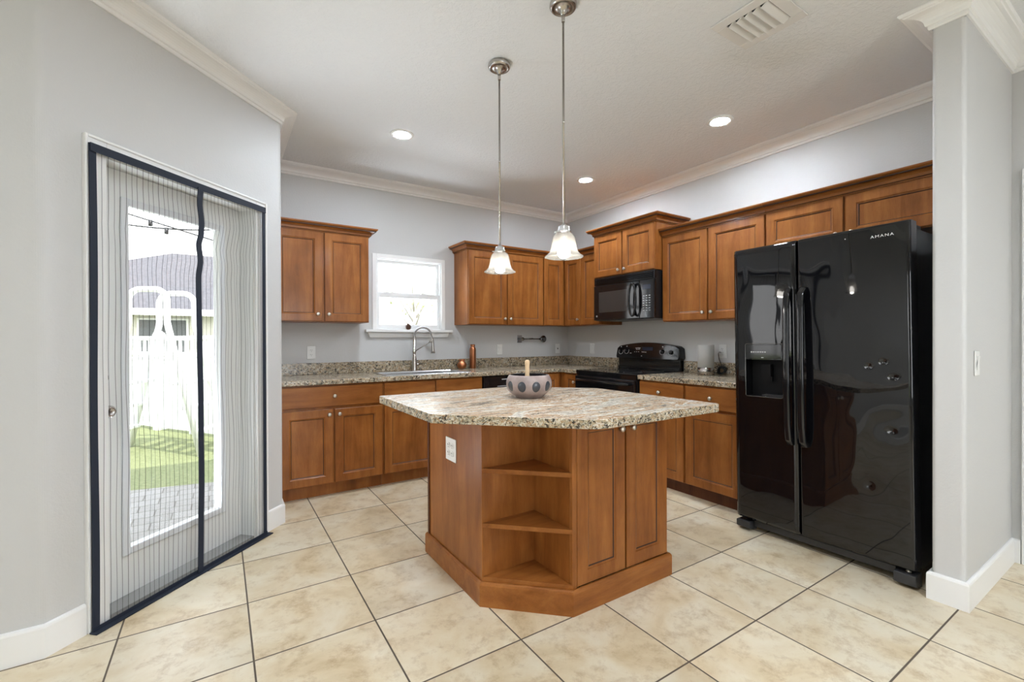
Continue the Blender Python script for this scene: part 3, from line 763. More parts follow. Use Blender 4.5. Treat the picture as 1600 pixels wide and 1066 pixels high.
b.build('backsplash', 'granite_laminate', ct, bevel=0.002)
ct = thing('countertop', 'short brown granite-look countertop between the range and the refrigerator', 'countertop', (0, -1.690, 0), 0)
b = MB(); b.box(-CD, -0.001, -0.914, 0.0, CT0, CT1); b.build('worktop', 'granite_laminate', ct, bevel=0.006, seg=3)
b = MB(); b.box(-0.020, -0.001, -0.914, 0.0, CT1 + 0.0005, 1.016); b.build('backsplash', 'granite_laminate', ct, bevel=0.002)

# ---------------------------------------------------------------- island
isl = thing('kitchen_island', 'maple island with a diagonal open-shelf corner in the middle of the kitchen', 'island', (-2.16, -2.37, 0))
ox, oy = 2.16, 2.37
IX0, IX1, IY0, IY1 = -2.630, -1.690, -2.820, -1.905
chx, chy = -2.332, -2.534      # where the chamfer meets front and left faces
IT = 0.8755
def L_(p): return [(x + ox, y + oy) for x, y in p]
b = MB(); b.prism(L_([(IX0 + 0.004, IY1), (IX1, IY1), (IX1, IY0 + 0.020), (chx + 0.014, IY0 + 0.020), (chx + 0.014, chy + 0.014), (IX0 + 0.004, chy + 0.014)]), 0.10, IT)
b.build('body', 'maple_vertical', isl)
# left end panel, slightly proud edge strip at its back
b = MB(); b.box(IX0 + ox, IX0 + 0.004 + ox, chy + 0.0 + oy, IY1 + oy, 0.10, IT); b.build('end_panel', 'maple_vertical', isl)
b = MB(); b.box(IX0 - 0.006 + ox, IX0 + ox, IY1 - 0.020 + oy, IY1 + oy, 0.113, IT); b.build('edge_strip', 'maple_dark', isl)
# bookcase linings and stile
b = MB(); b.box(IX0 + 0.004 + ox, chx + 0.014 + ox, chy + oy, chy + 0.0135 + oy, 0.10, IT); b.box(chx + ox, chx + 0.0135 + ox, IY0 + 0.02 + oy, chy + oy, 0.10, IT)
b.build('shelf_lining', 'maple_vertical', isl)
b = MB(); b.box(chx + ox, chx + 0.026 + ox, IY0 + oy, IY0 + 0.02 + oy, 0.10, IT); b.build('stile', 'maple_vertical', isl, bevel=0.002)
def tri(z0, z1, mat='maple_horizontal'):
    b = MB(); e = 0.0005
    b.prism(L_([(IX0 + 0.001, chy - e), (chx - e, IY0 + 0.001), (chx - e, chy - e)]), z0, z1); return b.build('shelf', mat, isl)
tri(0.100, 0.131); tri(0.357, 0.377); tri(0.609, 0.629)
b = MB(); b.prism(L_([(IX0 + 0.02, chy - 0.001), (chx - 0.001, IY0 + 0.02), (chx - 0.001, chy - 0.001)]), 0.862, IT - 0.0005); b.build('top_rail', 'maple_vertical', isl)
# base moulding
o_ = 0.016
path = [(IX1, IY1), (IX0, IY1), (IX0, chy), (chx, IY0), (IX1, IY0), (IX1, IY1)]
bp = [(0.0, 0.0), (o_, 0.0), (o_, 0.098), (o_ - 0.003, 0.106), (o_ - 0.008, 0.112), (0.0, 0.112)]
b = MB(); b.sweep(bp, L_(path), side=1); b.build('base_moulding', 'maple_horizontal', isl)
f0 = IX0
for (a, c, kx_) in ((-2.304, -1.999, -2.034), (-1.990, -1.692, -1.957)):
    bb = MB(); ring_door(bb, c - a, 0.755, 0.020, 0.062)
    o = bb.build('door', ['maple_vertical', 'maple_glaze'], isl, loc=(a + ox, IY0 + 0.0195 + oy, 0.114)); knob(o, kx_ - a, -0.020, 0.795 - 0.114)
# outlet on the end panel
def plate_mesh(w=0.070, h=0.115, double=False, kind='outlet'):
    W_ = w * (1.0 if not double else 1.66)
    b = MB(); b.box(-W_ / 2, W_ / 2, -0.006, 0, -h / 2, h / 2); return b, W_
def receptacle(parent, ofs, zz):
    b = MB(); b.extrude_xz([(ofs + 0.017 * math.cos(a * PI / 8), zz + 0.0145 * math.sin(a * PI / 8)) for a in range(16)], -0.0085, -0.006)
    b.box(ofs - 0.0078, ofs - 0.0050, -0.0095, -0.0080, zz - 0.001, zz + 0.008, 1); b.box(ofs + 0.0050, ofs + 0.0076, -0.0095, -0.0080, zz, zz + 0.007, 1); b.box(ofs - 0.002, ofs + 0.002, -0.0095, -0.0080, zz - 0.010, zz - 0.006, 1)
    return b.build('receptacle', ['white_plastic', 'slot_grey'], parent)
def outlet_parts(parent, horizontal=False, kind='outlet', double=False):
    b, W_ = plate_mesh(double=double); pl = b.build('plate', 'white_plastic', parent, bevel=0.0025)
    offs = [-0.023, 0.023] if double else [0.0]
    for ofs in offs:
        if kind == 'outlet':
            for zz in (-0.020, 0.020): receptacle(parent, ofs, zz)
            continue
        b = MB()
        if False: pass
        elif kind == 'switch':
            b.extrude_yz([(-0.006, -0.033), (-0.010, -0.033), (-0.0075, 0.0), (-0.012, 0.033), (-0.006, 0.033)], ofs - 0.0165, ofs + 0.0165); b.build('rocker', 'white_plastic', parent, bevel=0.001)
        else:
            b.lathe([(0.0, 0), (0.009, 0), (0.009, 0.003), (0.005, 0.006), (0, 0.006)], (ofs, -0.006, 0), 12, axis='-Y'); b.build('jack', 'slot_grey', parent)
    return pl
ol = bpy.data.objects.new('outlet', None); COL.objects.link(ol); ol.parent = isl; ol.location = (IX0 + ox, -2.2135 + oy, 0.652); ol.rotation_euler = (0, 0, -PI / 2)
b = MB(); b.box(-0.060, 0.060, -0.006, 0, -0.059, 0.059); b.build('plate', 'white_plastic', ol, bevel=0.0025)
for xx in (-0.022, 0.022):
    for zz in (-0.020, 0.020): receptacle(ol, xx, zz)
# island countertop: square with two clipped corners
def fillet(poly, radii, n=8):
    out = []
    m = len(poly)
    for i, p in enumerate(poly):
        r_ = radii[i]
        if r_ <= 0: out.append(p); continue
        P0, P, P1 = Vector(poly[i - 1]), Vector(p), Vector(poly[(i + 1) % m])
        a, c = (P0 - P).normalized(), (P1 - P).normalized(); ang = a.angle(c); tl_ = r_ / math.tan(ang / 2)
        A, C_ = P + a * tl_, P + c * tl_
        cen = P + (a + c).normalized() * (r_ / math.sin(ang / 2))
        a0 = math.atan2(A.y - cen.y, A.x - cen.x); a1 = math.atan2(C_.y - cen.y, C_.x - cen.x)
        while a1 - a0 > PI: a1 -= 2 * PI
        while a1 - a0 < -PI: a1 += 2 * PI
        out += [(cen.x + r_ * math.cos(a0 + (a1 - a0) * k / n), cen.y + r_ * math.sin(a0 + (a1 - a0) * k / n)) for k in range(n + 1)]
    return out
ip = [(-2.907, -1.872), (-2.907, -2.604), (-2.425, -3.092), (-1.648, -3.092), (-1.648, -2.262), (-2.040, -1.872)]
ip = fillet(ip, [0.02, 0, 0.16, 0.02, 0.12, 0.12])
it = thing('island_countertop', 'granite-look island countertop with glare-lightened top and two clipped corners, under the bowl', 'countertop', (-2.16, -2.37, 0))
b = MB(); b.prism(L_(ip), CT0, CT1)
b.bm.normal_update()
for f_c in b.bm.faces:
    if abs(f_c.normal.z) < 0.5: f_c.material_index = 1  # edges take the plain laminate, without the glare painted into the top
b.build('slab', ['granite_laminate_glare', 'granite_laminate'], it, bevel=0.003, angle=30)

# ---------------------------------------------------------------- sink and faucet
sk = thing('kitchen_sink', 'stainless drop-in sink set in the countertop below the window', 'sink', ((SX0 + SX1) / 2, (SY0 + SY1) / 2, CT1))
w2, d2 = (SX1 - SX0) / 2, (SY1 - SY0) / 2
b = MB()
def rect(x, y, z): return [b.bm.verts.new(p) for p in ((-x, -y, z), (x, -y, z), (x, y, z), (-x, y, z))]
rg = [rect(w2, d2, 0.0008), rect(w2 - 0.002, d2 - 0.002, 0.005), rect(w2 - 0.028, d2 - 0.028, 0.005), rect(w2 - 0.034, d2 - 0.034, -0.004), rect(w2 - 0.045, d2 - 0.045, -0.175)]
for a, c in zip(rg, rg[1:]):
    for k in range(4): b.bm.faces.new((a[k], a[(k + 1) % 4], c[(k + 1) % 4], c[k]))
b.bm.faces.new(rg[-1]); b.build('basin', 'stainless', sk)
b = MB(); b.lathe([(0.0, 0), (0.045, 0.0), (0.045, 0.003), (0.02, 0.004), (0, 0.002)], (0, 0, -0.1748), 20); b.build('drain', 'chrome', sk)
fx = thing('kitchen_faucet', 'brushed nickel spring pull-down faucet standing behind the sink', 'faucet', (-2.027, -0.088, CT1))
b = MB(); b.lathe([(0.0, 0), (0.031, 0), (0.031, 0.004), (0.026, 0.012), (0.024, 0.10), (0.020, 0.125), (0.0165, 0.135), (0.0155, 0.17)], (0, 0, 0.0006), 24); b.build('base', 'brushed_nickel', fx)
b = MB(); b.lathe([(0.0135, 0.168), (0.0135, 0.178), (0.0175, 0.180), (0.0175, 0.200), (0.0135, 0.202), (0.0135, 0.338), (0.010, 0.343), (0, 0.343)], (0, 0, 0), 20); b.build('riser', 'brushed_nickel', fx)
ux, uy = 0.90, -0.43     # direction the spout reaches
arcp = []
for k in range(25):
    a = PI - k / 24 * PI * 0.93; arcp.append((0.083 + 0.083 * math.cos(a), 0.343 + 0.083 * math.sin(a)))
arcp += [(arcp[-1][0] + 0.008, arcp[-1][1] - 0.03), (arcp[-1][0] + 0.013, arcp[-1][1] - 0.065)]
arcp = [(0, 0.335)] + arcp
b = MB(); b.tube([(u * ux, u * uy, z) for u, z in arcp], 0.0065, 10)
hel = []
tot = len(arcp) - 1
for k in range(46 * 8):
    s_ = k / (46 * 8 - 1) * (tot - 4) + 1; i = int(s_); fr_ = s_ - i
    u = arcp[i][0] + (arcp[i + 1][0] - arcp[i][0]) * fr_; z = arcp[i][1] + (arcp[i + 1][1] - arcp[i][1]) * fr_
    du, dz = arcp[i + 1][0] - arcp[i][0], arcp[i + 1][1] - arcp[i][1]; l_ = math.hypot(du, dz) + 1e-9
    ph = k * 2 * PI / 8; nn, ss = math.cos(ph) * 0.0095, math.sin(ph) * 0.0095
    hel.append(((u - dz / l_ * nn) * ux - uy * ss, (u - dz / l_ * nn) * uy + ux * ss, z + du / l_ * nn))
sp_ = MB(); sp_.tube(hel, 0.0018, 5); 
hose = b.build('hose', 'dark_chrome', fx); sp_.build('spring', 'chrome', hose)
eu, ez = arcp[-1]
b = MB(); b.tube([((eu - 0.004) * ux, (eu - 0.004) * uy, ez + 0.03), (eu * ux, eu * uy, ez), ((eu + 0.003) * ux, (eu + 0.003) * uy, ez - 0.075), ((eu + 0.004) * ux, (eu + 0.004) * uy, ez - 0.10), ((eu + 0.005) * ux, (eu + 0.005) * uy, ez - 0.125)], [0.010, 0.0125, 0.0155, 0.0175, 0.021], 14); b.build('spray_head', 'brushed_nickel', fx)
b = MB(); b.tube([(0.008 * ux, 0.008 * uy, 0.193), (0.15 * ux, 0.15 * uy, 0.283)], 0.0045, 8); b.lathe([(0.013, -0.012), (0.0165, -0.010), (0.0165, 0.010), (0.013, 0.012)], (0.160 * ux, 0.160 * uy, 0.288), 14); b.build('docking_arm', 'brushed_nickel', fx)
b = MB(); b.tube([(0.02, 0, 0.062), (0.042, -0.004, 0.064), (0.046, -0.004, 0.064), (0.082, -0.010, 0.070)], [0.0135, 0.0135, 0.006, 0.005], 12); b.build('lever', 'brushed_nickel', fx)

# pinecone on the window sill
pc = MB()
for lv in range(9):
    z = 0.004 + lv * 0.0062; R_ = 0.026 * math.sin(PI * (0.28 + 0.66 * lv / 9)) + 0.003; n = 9 if lv < 6 else 6
    for k in range(n):
        a = 2 * PI * (k + 0.5 * (lv % 2)) / n; c, s_ = math.cos(a), math.sin(a); w_ = R_ * 0.42
        pc.face([(0.3 * R_ * c, 0.3 * R_ * s_, z), (R_ * 0.85 * c - w_ * s_, R_ * 0.85 * s_ + w_ * c, z + 0.002), (R_ * 1.05 * c, R_ * 1.05 * s_, z + 0.008), (R_ * 0.85 * c + w_ * s_, R_ * 0.85 * s_ - w_ * c, z + 0.002)])
pc.lathe([(0.0, 0.0), (0.012, 0.001), (0.020, 0.018), (0.016, 0.042), (0.006, 0.060), (0, 0.064)], (0, 0, 0), 12)
tag(pc.build('pinecone', 'pine_scale', loc=(-2.066, -0.030, 1.3192)), 'small brown pinecone standing on the sink window sill', 'pinecone')
# copper pot and bottle
b = MB(); b.lathe([(0.0, 0.0), (0.026, 0.0), (0.042, 0.012), (0.050, 0.034), (0.049, 0.050), (0.038, 0.068), (0.029, 0.076), (0.029, 0.084), (0.040, 0.098), (0.038, 0.099), (0.026, 0.086), (0.026, 0.076), (0.036, 0.066), (0.046, 0.048), (0.046, 0.034), (0.03, 0.01), (0, 0.006)], (0, 0, 0), 28)
tag(b.build('copper_pot', 'hammered_copper', loc=(-1.515, -0.100, CT1 + 0.001)), 'squat round hammered copper pot beside the taller copper bottle', 'pot')
bt = thing('copper_bottle', 'tall slim hammered copper bottle on the counter beside the copper pot', 'bottle', (-1.385, -0.098, CT1 + 0.001))
b = MB(); b.lathe([(0.0, 0), (0.031, 0), (0.0345, 0.006), (0.0345, 0.195), (0.032, 0.212), (0.022, 0.224), (0.021, 0.232)], (0, 0, 0), 28); b.build('body', 'hammered_copper', bt)
b = MB(); b.lathe([(0.0235, 0.2325), (0.025, 0.234), (0.025, 0.250), (0.022, 0.254), (0, 0.254)], (0, 0, 0), 28); b.build('cap', 'hammered_copper', bt)
# towel bar
tb = thing('towel_bar', 'dark chrome towel bar on the back wall under the corner cabinets', 'towel bar', (-0.595, 0, 1.224))
b = MB(); b.tube([(-0.125, -0.062, 0), (0.165, -0.062, 0)], 0.0075, 12); b.tube([(-0.125, -0.062, 0.0), (-0.125, -0.062, 0.001), (0.02, -0.062, 0.006)], 0.006, 8); b.build('bar', 'dark_chrome', tb)
b = MB(); b.box(-0.165, -0.098, -0.007, -0.0005, -0.042, 0.042); b.build('square_mount', 'chrome', tb, bevel=0.002)
b = MB(); b.lathe([(0.012, 0.0065), (0.012, 0.055), (0.019, 0.060), (0.019, 0.074), (0, 0.076)], (-0.128, 0, 0), 18, axis='-Y'); b.build('post', 'dark_chrome', tb)
b = MB(); b.lathe([(0.012, 0.0005), (0.012, 0.05), (0.038, 0.052), (0.040, 0.058), (0.040, 0.070), (0.034, 0.074), (0, 0.075)], (0.168, 0, 0), 24, axis='-Y'); b.build('round_mount', 'dark_chrome', tb)

# wall outlets and switches
def wall_plate(label, cat, loc, rz, kind='outlet', double=False, name='wall_outlet', group='white wall plates over the counters'):
    r = thing(name, label, cat, loc, rz, group); outlet_parts(r, kind=kind, double=double); return r
wall_plate('white duplex outlet on the back wall under the cabinet beside the door wall', 'outlet', (-2.953, -0.0005, 1.108), BACK)
wall_plate('white wall plate on the back wall between copper bottle and towel bar', 'outlet', (-0.997, -0.0005, 1.108), BACK, 'switch', name='light_switch')
wall_plate('white cable jack plate on the back wall near the inside corner', 'wall plate', (-0.167, -0.0005, 1.106), BACK, 'jack', name='jack_plate')
wall_plate('white rocker switch on the range wall just left of the stove', 'switch', (-0.0005, -0.440, 1.110), RIGHT, 'switch', name='light_switch')
wall_plate('white outlet with a plugged-in cord behind the frosted lamp', 'outlet', (-0.0005, -2.066, 1.112), RIGHT, double=False)
wall_plate('white light switch on the wall stub beside the refrigerator', 'switch', (-0.684, STY1 - 0.0005, 1.104), BACK, 'switch', name='light_switch', group=None)

# ---------------------------------------------------------------- dishwasher
dw = thing('dishwasher', 'black dishwasher under the counter, half hidden behind the island bowl', 'dishwasher', (-1.556, 0, 0), BACK)
b = MB(); b.box(0.002, 0.622, -0.58, -0.03, 0.10, 0.872); b.build('tub', 'black_plastic', dw)
b = MB(); b.box(0.004, 0.620, -0.632, -0.581, 0.112, 0.742); b.build('door', 'black_gloss', dw, bevel=0.004)
b = MB(); b.box(0.004, 0.620, -0.638, -0.581, 0.746, 0.868); cpn = b.build('control_panel', 'black_gloss', dw, bevel=0.004)
b = MB(); b.box(0.20, 0.36, -0.6405, -0.638, 0.832, 0.842); b.build('display', 'grey_marking', cpn)
b = MB(); b.box(0.15, 0.50, -0.6405, -0.638, 0.770, 0.775); b.build('button_strip', 'grey_marking', cpn)
b = MB(); b.box(0.004, 0.620, -0.575, -0.50, 0.0, 0.098); b.build('toe_panel', 'black_plastic', dw)

# ---------------------------------------------------------------- range
rgx = thing('electric_range', 'black freestanding electric range between the two countertops', 'range', (0, -0.908, 0), RIGHT)
RW = 0.776
b = MB(); b.box(0.004, RW - 0.004, -0.640, -0.012, 0.015, 0.902); b.build('body', 'black_plastic', rgx)
b = MB(); b.box(0.002, RW - 0.002, -0.655, -0.080, 0.9025, 0.917); ck = b.build('cooktop', 'black_glass', rgx, bevel=0.003)
for (cx_, cy_, r_) in ((0.19, -0.48, 0.105), (0.58, -0.48, 0.085), (0.19, -0.22, 0.075), (0.58, -0.22, 0.105)):
    b = MB(); b.lathe([(r_ - 0.003, 0), (r_ - 0.003, 0.0006), (r_, 0.0006), (r_, 0)], (cx_, cy_, 0.9171), 40, caps=False); b.build('burner_ring', 'charcoal_plastic', ck)
b = MB(); b.box(0.006, RW - 0.006, -0.672, -0.641, 0.235, 0.862); od = b.build('oven_door', 'black_gloss', rgx, bevel=0.005)
b = MB(); b.box(0.11, RW - 0.11, -0.6735, -0.672, 0.36, 0.72); b.build('oven_window', 'black_glass', od)
b = MB(); b.tube([(0.055, -0.672, 0.828), (0.060, -0.700, 0.829), (0.085, -0.716, 0.830), (RW - 0.085, -0.716, 0.830), (RW - 0.060, -0.700, 0.829), (RW - 0.055, -0.672, 0.828)], 0.0115, 12); b.build('handle', 'black_gloss', od)
b = MB(); b.box(0.006, RW - 0.006, -0.668, -0.641, 0.03, 0.225); b.build('storage_drawer', 'black_gloss', rgx, bevel=0.005)
b = MB(); b.box(0.004, RW - 0.004, -0.650, -0.641, 0.866, 0.902); b.build('vent_trim', 'black_gloss', rgx)
# backguard
b = MB(); b.box(0.006, RW - 0.006, -0.060, -0.004, 0.9175, 1.03); b.box(0.006, RW - 0.006, -0.074, -0.060, 0.9175, 0.944)
b.build('backguard', 'black_gloss', rgx, bevel=0.003)
top = [(-0.012 + (RW + 0.024) * k / 20, 1.140 + 0.046 * math.sin(PI * k / 20) ** 0.8) for k in range(21)]
top[0] = (-0.004, 1.128); top[-1] = (RW + 0.004, 1.128)
poly = [(RW + 0.012, 1.040), (RW + 0.002, 1.022), (-0.002, 1.022), (-0.012, 1.040)] + top
b = MB(); n0 = len(poly)
def lay(y, s_, tilt):
    c = (RW / 2, 1.09)
    return [b.bm.verts.new((c[0] + (x - c[0]) * s_, y + tilt * (z - 1.022), c[1] + (z - c[1]) * s_)) for x, z in poly]
L0, L1, L2_ = lay(-0.004, 1.0, 0), lay(-0.082, 1.0, 0.16), lay(-0.096, 0.97, 0.16)
for a, c in ((L0, L1), (L1, L2_)):
    for k in range(n0): b.bm.faces.new((a[k], a[(k + 1) % n0], c[(k + 1) % n0], c[k]))
b.bm.faces.new(L0); b.bm.faces.new(L2_); cp_ = b.build('control_panel', 'black_gloss', rgx, bevel=0.004, angle=50)
def pyz(z): return -0.0965 + 0.16 * (z - 1.022)
def knob_r(x, z):
    b = MB(); b.lathe([(0.0, 0), (0.019, 0), (0.018, 0.014), (0.015, 0.018), (0, 0.018)], (x, pyz(z), z), 20, axis='-Y'); b.box(x - 0.003, x + 0.003, pyz(z) - 0.024, pyz(z) - 0.018, z - 0.015, z + 0.015)
    k_ = b.build('burner_knob', 'black_gloss', cp_)
    b = MB(); b.box(x - 0.001, x + 0.001, pyz(z) - 0.0252, pyz(z) - 0.0242, z - 0.004, z + 0.014); b.build('pointer', 'white_marking', k_)
    b = MB(); R_ = 0.031
    pts = [(x + R_ * math.cos(a), pyz(z + R_ * math.sin(a)) - 0.0008, z + R_ * math.sin(a)) for a in [math.radians(-200 + 220 * k / 24) for k in range(25)]]
    b.tube(pts, 0.0016, 5)
    b.box(x - 0.007, x + 0.004, pyz(z + 0.045) - 0.0015, pyz(z + 0.045), z + 0.040, z + 0.050)
    b.build('dial_markings', 'white_marking', cp_)
for (x, z) in ((0.060, 1.095), (0.138, 1.100), (0.590, 1.100), (0.690, 1.095)): knob_r(x, z)
b = MB(); b.box(0.345, 0.475, pyz(1.115) - 0.001, pyz(1.115) + 0.004, 1.105, 1.140); b.build('display', 'blue_display', cp_)
for (x, z, w_) in ((0.255, 1.128, 0.018), (0.278, 1.130, 0.022), (0.302, 1.129, 0.016), (0.265, 1.115, 0.010), (0.285, 1.116, 0.010), (0.302, 1.117, 0.010), (0.245, 1.090, 0.006), (0.270, 1.091, 0.006), (0.295, 1.092, 0.006),
                  (0.340, 1.090, 0.016), (0.362, 1.090, 0.010), (0.382, 1.089, 0.014), (0.424, 1.130, 0.02), (0.432, 1.118, 0.012), (0.455, 1.120, 0.012), (0.185, 1.076, 0.022), (0.336, 1.050, 0.012)):
    b = MB(); b.box(x, x + w_, pyz(z) - 0.0012, pyz(z) + 0.002, z - 0.003, z + 0.003); b.build('button', 'white_marking', cp_)

# ---------------------------------------------------------------- over-the-range microwave
mw = thing('microwave', 'black over-the-range microwave under the stepped-out cabinet', 'microwave', (0, -0.914, 0), RIGHT)
MWW, M0, M1, MF = 0.766, 1.405, 1.834, 0.415
b = MB(); b.box(0.002, MWW - 0.002, -MF + 0.028, -0.002, M0, M1); b.build('body', 'black_plastic', mw)
b = MB(); b.box(0.0, MWW, -MF + 0.004, -MF + 0.0275, M1 - 0.075, M1); gr = b.build('vent_grille', 'black_gloss', mw, bevel=0.002)
b = MB()
for k in range(4): b.extrude_yz([(-MF + 0.004, M1 - 0.066 + k * 0.016), (-MF - 0.004, M1 - 0.068 + k * 0.016), (-MF - 0.004, M1 - 0.064 + k * 0.016), (-MF + 0.004, M1 - 0.056 + k * 0.016)], 0.02, MWW - 0.02)
b.build('louvres', 'black_gloss', gr)
DWW = 0.598
b = MB(); b.box(0.0, DWW, -MF - 0.004, -MF + 0.0275, M0 + 0.004, M1 - 0.078); md = b.build('door', 'black_gloss', mw, bevel=0.006)
b = MB(); b.box(0.075, 0.455, -MF - 0.0052, -MF - 0.004, M0 + 0.080, M1 - 0.145); b.build('window', 'window_glass_grey', md)
hx = 0.545
ring_ = [(hx + 0.040 * math.cos(a), -MF - 0.040 - 0.012 * abs(math.sin(a)) * 0 , 1.582 + 0.148 * math.sin(a)) for a in [2 * PI * k / 40 for k in range(40)]]
b = MB(); b.tube(ring_, 0.0105, 10, closed=True); b.tube([(hx, -MF - 0.004, 1.72), (hx, -MF - 0.040, 1.728)], 0.008, 8); b.tube([(hx, -MF - 0.004, 1.444), (hx, -MF - 0.040, 1.436)], 0.008, 8); b.build('handle', 'black_gloss', md)
b = MB(); b.box(DWW + 0.003, MWW, -MF - 0.004, -MF + 0.0275, M0 + 0.004, M1 - 0.078); cpm = b.build('control_panel', 'black_gloss', mw, bevel=0.005)
for rr_ in range(7):
    for cc in range(3):
        b = MB(); b.box(DWW + 0.040 + cc * 0.034, DWW + 0.058 + cc * 0.034, -MF - 0.0052, -MF - 0.004, 1.475 + rr_ * 0.022, 1.482 + rr_ * 0.022); b.build('button', 'grey_marking', cpm)
b = MB(); b.box(DWW + 0.035, DWW + 0.130, -MF - 0.0050, -MF - 0.004, 1.668, 1.712); b.build('display', 'blue_display', cpm)
b = MB(); b.lathe([(0, 0), (0.010, 0), (0.010, 0.001), (0, 0.001)], (0.045, -MF - 0.004, M0 + 0.045), 16, axis='-Y'); b.build('emblem', 'grey_marking', md)

# ---------------------------------------------------------------- refrigerator
fr = thing('refrigerator', 'tall glossy black side-by-side refrigerator with dented door, at the end of the counter', 'refrigerator', (0, -2.684, 0.0))
TILT = -0.0128
fr.rotation_euler = (0, TILT, RIGHT)
FW, FD = 0.900, 0.833
b = MB(); b.box(0.004, FW - 0.004, -0.742, -0.040, 0.065, 1.755); b.build('body', 'black_plastic', fr, bevel=0.006)
def fdoor(name, x0, x1, z0, z1, hole=None, dents=()):
    b = MB(); nx, nz = (24, 80); yF, yB = -FD, -0.752
    xsv = [x0 + (x1 - x0) * i / nx for i in range(nx + 1)]; zsv = [z0 + (z1 - z0) * j / nz for j in range(nz + 1)]
    if dents:
        nx, nz = 110, 340; xsv = [x0 + (x1 - x0) * i / nx for i in range(nx + 1)]; zsv = [z0 + (z1 - z0) * j / nz for j in range(nz + 1)]
    if hole:
        def snap(v, t):
            i = min(range(len(v)), key=lambda k: abs(v[k] - t)); v[i] = t
        for t in hole[:2]: snap(xsv, t)
        for t in hole[2:]: snap(zsv, t)
    def dep(x, z):
        y = yF; ex = min(x - x0, x1 - x)
        if ex < 0.012: y += 0.010 * (1 - ex / 0.012) ** 2
        et = min(z1 - z, z - z0)
        if et < 0.010: y += 0.006 * (1 - et / 0.010) ** 2
        for (dx, dz, rx, rz_, a) in dents: y += a * math.exp(-((x - dx) / rx) ** 2 - ((z - dz) / rz_) ** 2)
        return y
    vt = [[b.bm.verts.new((x, dep(x, z), z)) for x in xsv] for z in zsv]
    for j in range(len(zsv) - 1):
        for i in range(len(xsv) - 1):
            if hole and hole[0] - 1e-6 <= xsv[i] and xsv[i + 1] <= hole[1] + 1e-6 and hole[2] - 1e-6 <= zsv[j] and zsv[j + 1] <= hole[3] + 1e-6: continue
            f = b.bm.faces.new((vt[j][i], vt[j][i + 1], vt[j + 1][i + 1], vt[j + 1][i])); f.smooth = True
    # sides and back
    bl = [b.bm.verts.new(p) for p in ((x0, yB, z0), (x1, yB, z0), (x1, yB, z1), (x0, yB, z1))]
    b.bm.faces.new(bl)
    b.bm.faces.new([vt[0][i] for i in range(len(xsv))] + [bl[1], bl[0]])
    b.bm.faces.new([vt[-1][i] for i in range(len(xsv))] + [bl[2], bl[3]])
    b.bm.faces.new([vt[j][0] for j in range(len(zsv))] + [bl[3], bl[0]])
    b.bm.faces.new([vt[j][-1] for j in range(len(zsv))] + [bl[2], bl[1]])
    return b.build(name, 'gloss_black_enamel', fr)
SPL = 0.383
DX0, DX1, DZ0, DZ1 = 0.076, 0.298, 0.862, 1.186
ld = fdoor('freezer_door', 0.0, SPL - 0.003, 0.082, 1.786, hole=(DX0, DX1, DZ0, 1.090))
dents = [(0.722, 1.066, 0.012, 0.011, 0.0035), (0.785, 1.090, 0.013, 0.011, 0.004), (0.825, 1.015, 0.016, 0.011, 0.0045), (0.815, 0.748, 0.015, 0.011, 0.004), (0.716, 0.452, 0.012, 0.010, 0.003),
         (0.77, 1.055, 0.13, 0.11, 0.0028), (0.815, 0.79, 0.11, 0.09, 0.0025), (0.716, 0.46, 0.08, 0.08, 0.0015)]
rd = fdoor('fridge_door', SPL + 0.003, FW, 0.082, 1.786, dents=dents)
# dispenser recess, controls, paddle
b = MB(); ys0, ys1 = -FD + 0.003, -0.760; zt = 1.089
for q in ([(DX0, ys0, DZ0), (DX0, ys1, DZ0), (DX0, ys1, zt), (DX0, ys0, zt)], [(DX1, ys0, DZ0), (DX1, ys1, DZ0), (DX1, ys1, zt), (DX1, ys0, zt)], [(DX0, ys0, DZ0), (DX1, ys0, DZ0), (DX1, ys1, DZ0), (DX0, ys1, DZ0)],
          [(DX0, ys0, zt), (DX1, ys0, zt), (DX1, ys1, zt), (DX0, ys1, zt)], [(DX0, ys1, DZ0), (DX1, ys1, DZ0), (DX1, ys1, zt), (DX0, ys1, zt)]): b.face(q)
b.box(DX0 + 0.08, DX0 + 0.135, -0.800, -0.775, 0.985, 1.060); b.box(DX0 + 0.085, DX0 + 0.140, -0.792, -0.785, 0.955, 0.985)
dp = b.build('dispenser', 'matte_black', ld)
b = MB(); b.box(DX0 + 0.09, DX1 - 0.005, -0.815, -0.765, DZ0 + 0.002, DZ0 + 0.012); b.build('drip_tray', 'charcoal_plastic', dp)
b = MB(); b.box(DX0 + 0.004, DX1 - 0.004, -FD - 0.004, -FD + 0.002, 1.094, 1.182); cp2 = b.build('dispenser_controls', 'black_gloss', ld, bevel=0.004)
for k in range(7):
    b = MB(); b.box(DX0 + 0.035 + k * 0.014, DX0 + 0.044 + k * 0.014, -FD - 0.0052, -FD - 0.004, 1.132, 1.140); b.build('button', 'grey_marking', cp2)
b = MB(); b.box(DX0 + 0.10, DX0 + 0.114, -FD - 0.0052, -FD - 0.004, 1.100, 1.104); b.build('indicator', 'grey_marking', cp2)
b = MB(); pth = [(DX0 - 0.002, DZ0 - 0.002), (DX1 + 0.002, DZ0 - 0.002), (DX1 + 0.002, DZ1 + 0.002), (DX0 - 0.002, DZ1 + 0.002)]
pth = fillet(pth, [0.012] * 4, 4); b.tube([(x, -FD - 0.001, z) for x, z in pth], 0.0018, 6, closed=True); b.build('dispenser_bezel', 'dark_chrome', ld)
